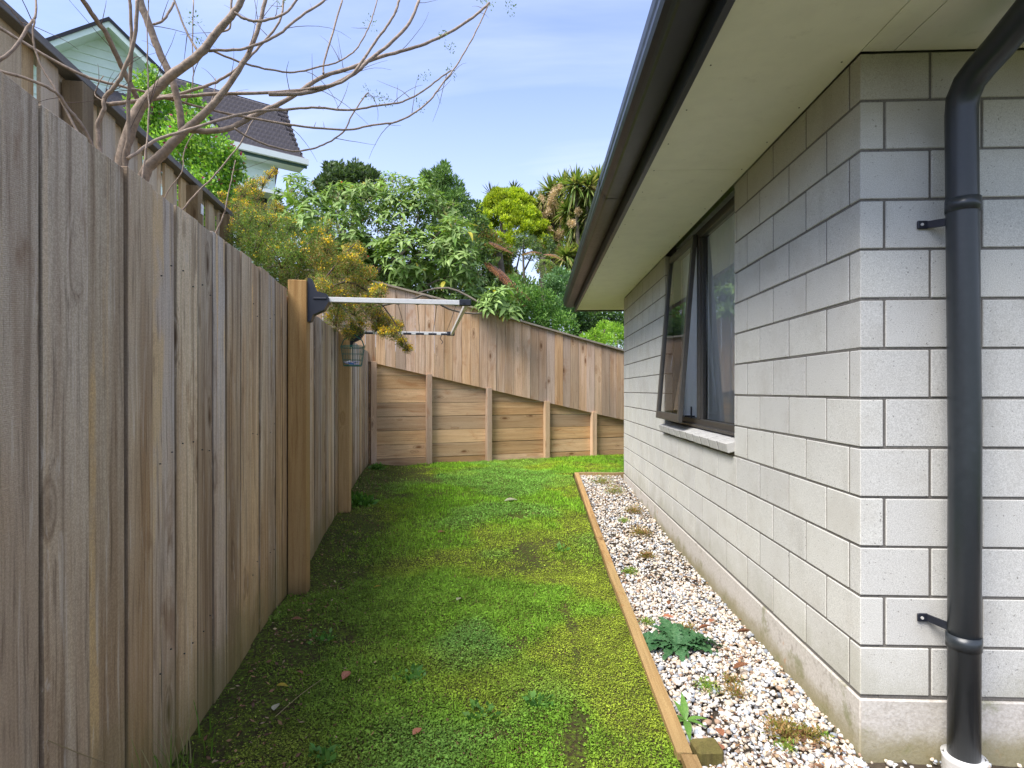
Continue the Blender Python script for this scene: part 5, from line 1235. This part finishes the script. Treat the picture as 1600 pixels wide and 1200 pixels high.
# slim bare saplings showing in the gap
for k, (x, y0, y1, lab) in enumerate(((818, 480, 372, 'slim dark sapling trunk on the left of the bright sky gap'), (845, 480, 388, 'slim dark sapling trunk on the right of the bright sky gap'))):
    o = plant('sapling', x, 14.5, lab, 'tree'); to_top(o, x, y1, 14.5, .05, .02, .1)
    put('foliage', local(foliage(pcloud(x, 385, 26, 22, 12, 6, 14.5, .4), 700, .07, .4, darkp + [(0.10, 0.16, 0.05)], shell=.1), o.location), parent=o)

# ------------------------------------------------------------------ weeds and fallen leaves
def on_ground(px, py, h=0.0, lawn_=True):
    z = 0.03
    for _ in range(6):
        Z = (CAMZ - z) * F / (py - HY); p = at(px, py, Z); z = (float(lawn_z(np.array([[p.x]]), np.array([[p.y]]))[0, 0]) if lawn_ else float(rise(p.y)) + 0.012) + h
    p.z = z; return p
def lobed_leaf(n=26, w=0.42, lobes=6, droop=.25, name='leaf'):
    vs = []; fs = []
    for i in range(n + 1):
        u = i / n; hw = w * .5 * (math.sin(math.pi * min(1, u ** .7 * .93 + .05))) * (0.42 + 0.58 * abs(math.sin(u * lobes * math.pi + 0.6))) ; z = 0.30 * u * (1 - u) * 1.3 - droop * u * u; wv = .028 * math.sin(i * 1.9)
        vs += [(u, -hw, z + hw * .25 + wv), (u, 0, z), (u, hw, z + hw * .25 - wv)]
    for i in range(n):
        a = i * 3; fs += [(a, a + 3, a + 4, a + 1), (a + 1, a + 4, a + 5, a + 2)]
    me = bpy.data.meshes.new(name); me.from_pydata(vs, [], fs); me.polygons.foreach_set('use_smooth', [True] * len(me.polygons)); me.update(); return me
thl = lobed_leaf()
g0 = on_ground(1058, 1012, 0, False)
th = empty('thistle', g0, label='dark green thistle rosette growing in the gravel beside the edging timber', cat='weed')
for an, L_, el in ((170, .24, .12), (185, .17, .35), (262, .16, .25), (250, .11, .5), (5, .24, .15), (-12, .2, .1), (20, .17, .35), (100, .2, .55), (80, .12, .9), (130, .15, .6), (215, .12, .5), (320, .11, .5), (50, .15, .5), (290, .1, .7), (155, .2, .25), (200, .2, .2), (275, .13, .35), (232, .15, .2), (-25, .17, .2), (35, .2, .25), (12, .19, .3), (190, .13, .6), (115, .17, .45), (68, .18, .45), (0, .12, .6), (340, .14, .45)):
    link('leaf', thl, M['thistle'], th, rot=(rnd.uniform(-.25, .25), -el, R(an) + TH), scale=(L_, L_ * 1.15, L_))
g0 = on_ground(1072, 1130, 0, False)
pl = empty('plantain_weed', Vector((g0.x, g0.y, 0.02)), label='small bright green narrow-leaved weed sprouting over the edging joint', cat='weed')
nar = leafmesh('leaf', 1)
for an, L_, el in ((200, .12, .35), (165, .07, .5), (262, .10, .35), (85, .10, .9), (110, .08, .8), (10, .08, .4), (320, .07, .5)):
    link('leaf', nar, M['freshleaf'], pl, rot=(0, -el, R(an)), scale=(L_, L_ * .75, L_))
# low weeds and moss in the gravel and along the fences
def tuft(px, py, r, n, label, pal_, lawn_=False, name='weed', size=.014, asp=.4, up=.6, h=.5, cat='weed', group=None):
    g = on_ground(px, py, 0, lawn_); o = empty(name, g, label=label, cat=cat, group=group)
    a = foliage([(0, 0, r * h * .3, r, r, r * h)], n, size, asp, pal_, up=up, shell=.0, clump=9, jitter=.8); a[0][:, 2] = np.abs(a[0][:, 2])
    put('foliage', a, parent=o); return o
gp = [(0.10, 0.20, 0.03), (0.17, 0.27, 0.05), (0.24, 0.28, 0.07)]; mp = [(0.13, 0.15, 0.03), (0.20, 0.17, 0.05), (0.22, 0.12, 0.06), (0.28, 0.20, 0.09)]
GW = 'low weeds and moss among the gravel'
for px, py, r, n, p_, lab in ((1225, 1148, .075, 900, mp, 'brown and green moss clump by the plinth, nearest weed in the gravel'), (1265, 1152, .05, 420, mp, 'rusty moss patch touching the plinth at lower right'), (1228, 1170, .035, 120, gp, 'small leafy green weed below the brown moss clump'), (1150, 1085, .055, 260, mp, 'thin dry seedling patch in the middle of the near gravel'), (1105, 1075, .05, 220, gp, 'sparse green seedlings right of the small weed at the edging'), (1145, 1065, .04, 180, mp, 'wispy olive weed behind the curled brown leaf'), (1010, 870, .06, 500, mp, 'mossy leaf-strewn clump mid way along the gravel'), (985, 895, .05, 300, gp, 'fresh green weed beside the edging mid way along the gravel'), (1000, 835, .10, 900, mp, 'broad brown-green moss patch across the gravel'), (990, 800, .09, 700, mp, 'moss patch in the gravel below the window'), (960, 770, .12, 700, gp + mp, 'green patch near the far end of the gravel'), (940, 755, .16, 900, gp + mp, 'low green weeds filling the far end of the gravel'), (975, 815, .05, 260, gp, 'small green weed against the edging near the far part'), (1072, 985, .05, 260, mp, 'dry stalks behind the thistle'), (1012, 975, .04, 200, gp, 'small weed left of the thistle by the edging'), (1290, 1152, .02, 50, gp, 'tiny round-leaved seedling at the foot of the wall')):
    tuft(px, py, r, n, lab, p_, group=GW)
def blades(px, py, n, L_, label, pal_, lawn_=True, w=.006, spread=.05, name='grass_tuft'):
    g = on_ground(px, py, 0, lawn_); o = empty(name, g, label=label, cat='grass'); V = []; Fc = []; Cc = []
    for _ in range(n):
        b = Vector((rnd.gauss(0, spread), rnd.gauss(0, spread), 0)); an = rnd.uniform(0, 6.28); l = L_ * rnd.uniform(.5, 1.1); lean = rnd.uniform(.1, .6); d2 = Vector((math.cos(an), math.sin(an), 0)); sd_ = Vector((-d2.y, d2.x, 0)) * w * .5; k = len(V)
        for u in (0, .35, .7, 1): 
            p = b + Vector((0, 0, l * u * (1 - .25 * lean * u))) + d2 * l * lean * u * u; V += [tuple(p - sd_ * (1 - u * .9)), tuple(p + sd_ * (1 - u * .9))]
        c = np.array(pal_[rnd.randrange(len(pal_))]) * rnd.uniform(.7, 1.2)
        for j in range(3): Fc.append((k + 2 * j, k + 2 * j + 1, k + 2 * j + 3, k + 2 * j + 2)); Cc.append(tuple(c))
    link('blades', make_mesh('blades', V, Fc, Cc), M['leaf'], o, kind='stuff'); return o
gb = [(0.10, 0.20, 0.02), (0.15, 0.26, 0.03), (0.30, 0.26, 0.12)]
def near_fence(px, off=0.03):
    Z = FA * F / (663 - px); p = fence_pt(Z) + FN * off; return p
def move(o, p): o.location = (p.x, p.y, float(lawn_z(np.array([[p.x]]), np.array([[p.y]]))[0, 0]) - .005)
move(blades(300, 1150, 26, .24, 'tall thin grass blades against the nearest fence boards', gb), near_fence(215, .05))
move(blades(300, 1150, 16, .16, 'shorter grass tuft by the fence foot, farther from the camera than the tall one', gb), near_fence(275, .05))
move(tuft(540, 790, .13, 260, 'broad-leaved weeds at the foot of the second fence post', [(0.05, 0.13, 0.02), (0.09, 0.20, 0.03)], True, size=.055, asp=.6), near_fence(536, .14))
move(tuft(540, 790, .10, 160, 'leafy weeds in the corner between the left fence and retaining wall', [(0.05, 0.13, 0.02), (0.11, 0.22, 0.04)], True, size=.045, asp=.6), near_fence(570, .16))
move(blades(560, 770, 50, .10, 'scruffy grass along the fence beyond the second post', gb, spread=.10), near_fence(555, .12))
LW = 'low broad-leaved weeds in the lawn'
for px, py, lab in ((875, 860, 'pale green rosette weed in the lawn, right of centre'), (640, 1062, 'blue-green leafy weed in the near lawn'), (505, 1185, 'leafy weed at the bottom edge left of centre'), (840, 1100, 'dark broad weed in the near lawn right of centre'), (690, 745, 'small leafy weed in the far lawn'), (500, 1000, 'spreading weed near the left fence'), (750, 1120, 'soft green weed in the near centre lawn')):
    tuft(px, py, .06, 60, lab, [(0.07, 0.18, 0.04), (0.12, 0.25, 0.06)], True, size=.03, asp=.55, h=.3, group=LW)
fl_me = []
for k in range(3):
    vs, fs = leaf_template(6, (0.5, 0.62, 0.42)[k], (.08, .25, -.2)[k], (.3, .15, .5)[k]); me = bpy.data.meshes.new('fallen_leaf'); me.from_pydata(vs, [], fs); me.polygons.foreach_set('use_smooth', [True] * len(fs)); me.update(); fl_me.append(me)
def fallen(px, py, L_, mat, an, label, lawn_=True, k=0, h=.016):
    p = on_ground(px, py, h, lawn_); me = fl_me[k].copy(); me.materials.append(M[mat])
    link('fallen_leaf', me, None, None, loc=p, rot=(rnd.uniform(-.25, .25), rnd.uniform(-.25, .1), R(an)), scale=(L_, L_, L_), label=label, cat='leaf', group='fallen leaves')
fallen(788, 783, .13, 'dry_pale', 10, 'large tan fallen leaf in the far part of the lawn')
fallen(684, 832, .08, 'dry_brown', 40, 'brown fallen leaf on the lawn, left of centre towards the far end', k=1)
fallen(714, 938, .055, 'dry_pale', 70, 'pale round fallen leaf in the middle of the lawn', k=1)
fallen(584, 918, .045, 'dry_yellow', 20, 'small orange fallen leaf on the lawn near the first post')
fallen(535, 1062, .075, 'dry_red', 85, 'large reddish pointed leaf on the near lawn', k=0)
fallen(473, 1053, .04, 'dry_red', 150, 'small pinkish brown leaf left of the large red leaf')
fallen(455, 968, .055, 'dry_red', 10, 'tan-pink leaf beside the fence foot near the first post')
fallen(432, 1071, .045, 'dry_yellow', 5, 'yellow leaf close to the left fence')
fallen(428, 1110, .05, 'dry_pale', 100, 'cream leaf near the left fence, below the yellow one', k=1)
fallen(645, 1148, .045, 'dry_red', 60, 'dusky pink leaf near the bottom of the lawn', k=1)
fallen(958, 965, .02, 'dry_pale', 60, 'tiny white leaf flake on the moss by the edging', k=1)
fallen(990, 700 + 130, .05, 'dry_brown', 30, 'brown leaf on the gravel in the moss patch', False)
fallen(1145, 1045, .075, 'dry_brown', 15, 'curled dark brown leaf on the near gravel right of the thistle', False, 2, .03)
fallen(1035, 962, .06, 'dry_red', -20, 'reddish brown leaf on the gravel behind the thistle', False, 1, .025)
fallen(1092, 982, .07, 'dry_brown', 20, 'orange-brown leaf heap piece right behind the thistle', False, 2, .02)
fallen(1150, 988, .07, 'dry_brown', -30, 'brown curled leaf against the plinth behind the thistle', False, 2, .02)
fallen(1110, 972, .05, 'dry_red', 60, 'russet leaf between the thistle and the plinth', False, 1, .02)
fallen(1130, 1150, .05, 'dry_red', 100, 'dark red leaf on the near gravel close to the peg', False, 1, .02)
fallen(1045, 945, .05, 'dry_brown', 80, 'golden brown leaf farthest back behind the thistle', False, 0, .02)
fallen(1005, 866, .06, 'dry_brown', 0, 'brown leaf on the mossy clump mid way along the gravel', False, 2, .02)
fallen(1120, 1172, .045, 'dry_red', 40, 'pinkish leaf on the gravel at the bottom of the picture', False, 1, .02)
fallen(1020, 900, .06, 'dry_brown', 130, 'dull brown leaf on the gravel in front of the mossy clump', False, 1, .02)
# fine leaf litter on the gravel and bare soil by the fence
n = 4200; X = rng.uniform(.51, WX - .01, n); Y = rng.uniform(1.5, BED_Y1, n); P0 = np.stack([X, Y, X * 0], -1); k = (fbm(P0, 2.3) > .56) | (rng.random(n) < .14)
X, Y = X[k], Y[k]; P = np.stack([X, Y, rise(Y) + .018 + rng.uniform(0, .008, len(X))], -1)
n2 = 1500; a = rng.uniform(0.3, 8, n2); q = np.abs(rng.normal(0.05, .22, n2)) + .02; PF = np.array([list(fence_pt(aa) + FN * qq) for aa, qq in zip(a, q)]); PF[:, 2] = lawn_z(PF[:, 0], PF[:, 1]) + .012
PF = PF[(wdist(PF[:, 0], PF[:, 1]) > .05)]
P = np.vstack([P, PF]); m = len(P); U = sphere_dirs(m); U[:, 2] *= .25; U = unit(U); N = unit(np.cross(U, sphere_dirs(m) * [1, 1, .2])); L_ = rng.uniform(.008, .028, m)
c = np.array([(0.20, 0.10, 0.05), (0.30, 0.17, 0.08), (0.12, 0.06, 0.035), (0.36, 0.26, 0.14)])[rng.integers(0, 4, m)] * rng.uniform(.7, 1.2, (m, 1))
leaf_quads(P, N, U, L_, L_ * .45, c, 'leaf_litter', M['stone'])

# straw stalks lying by the fence and on the lawn
for pts, lab in ((((65, 1158), (120, 1180), (165, 1195)), 'long pale straw stalk lying against the nearest fence boards'), (((430, 1120), (470, 1085), (505, 1060)), 'thin brown stalk lying on the lawn near the left fence')):
    P_ = []
    for k, (px, py) in enumerate(pts):
        if pts[0][0] < 100: Z = FA * F / (663 - px); q = fence_pt(Z) + FN * 0.012; q.z = CAMZ + (HY - py) / F * Z; P_.append(q)
        else: P_.append(on_ground(px, py, 0.02))
    MB().tube(catmull(P_, 4), [0.0010] * 9, 5).obj('straw', simple('straw', (0.30, 0.22, 0.11), 0.8) if 'straw' not in M else M['straw'], None, label=lab, cat='stalk')
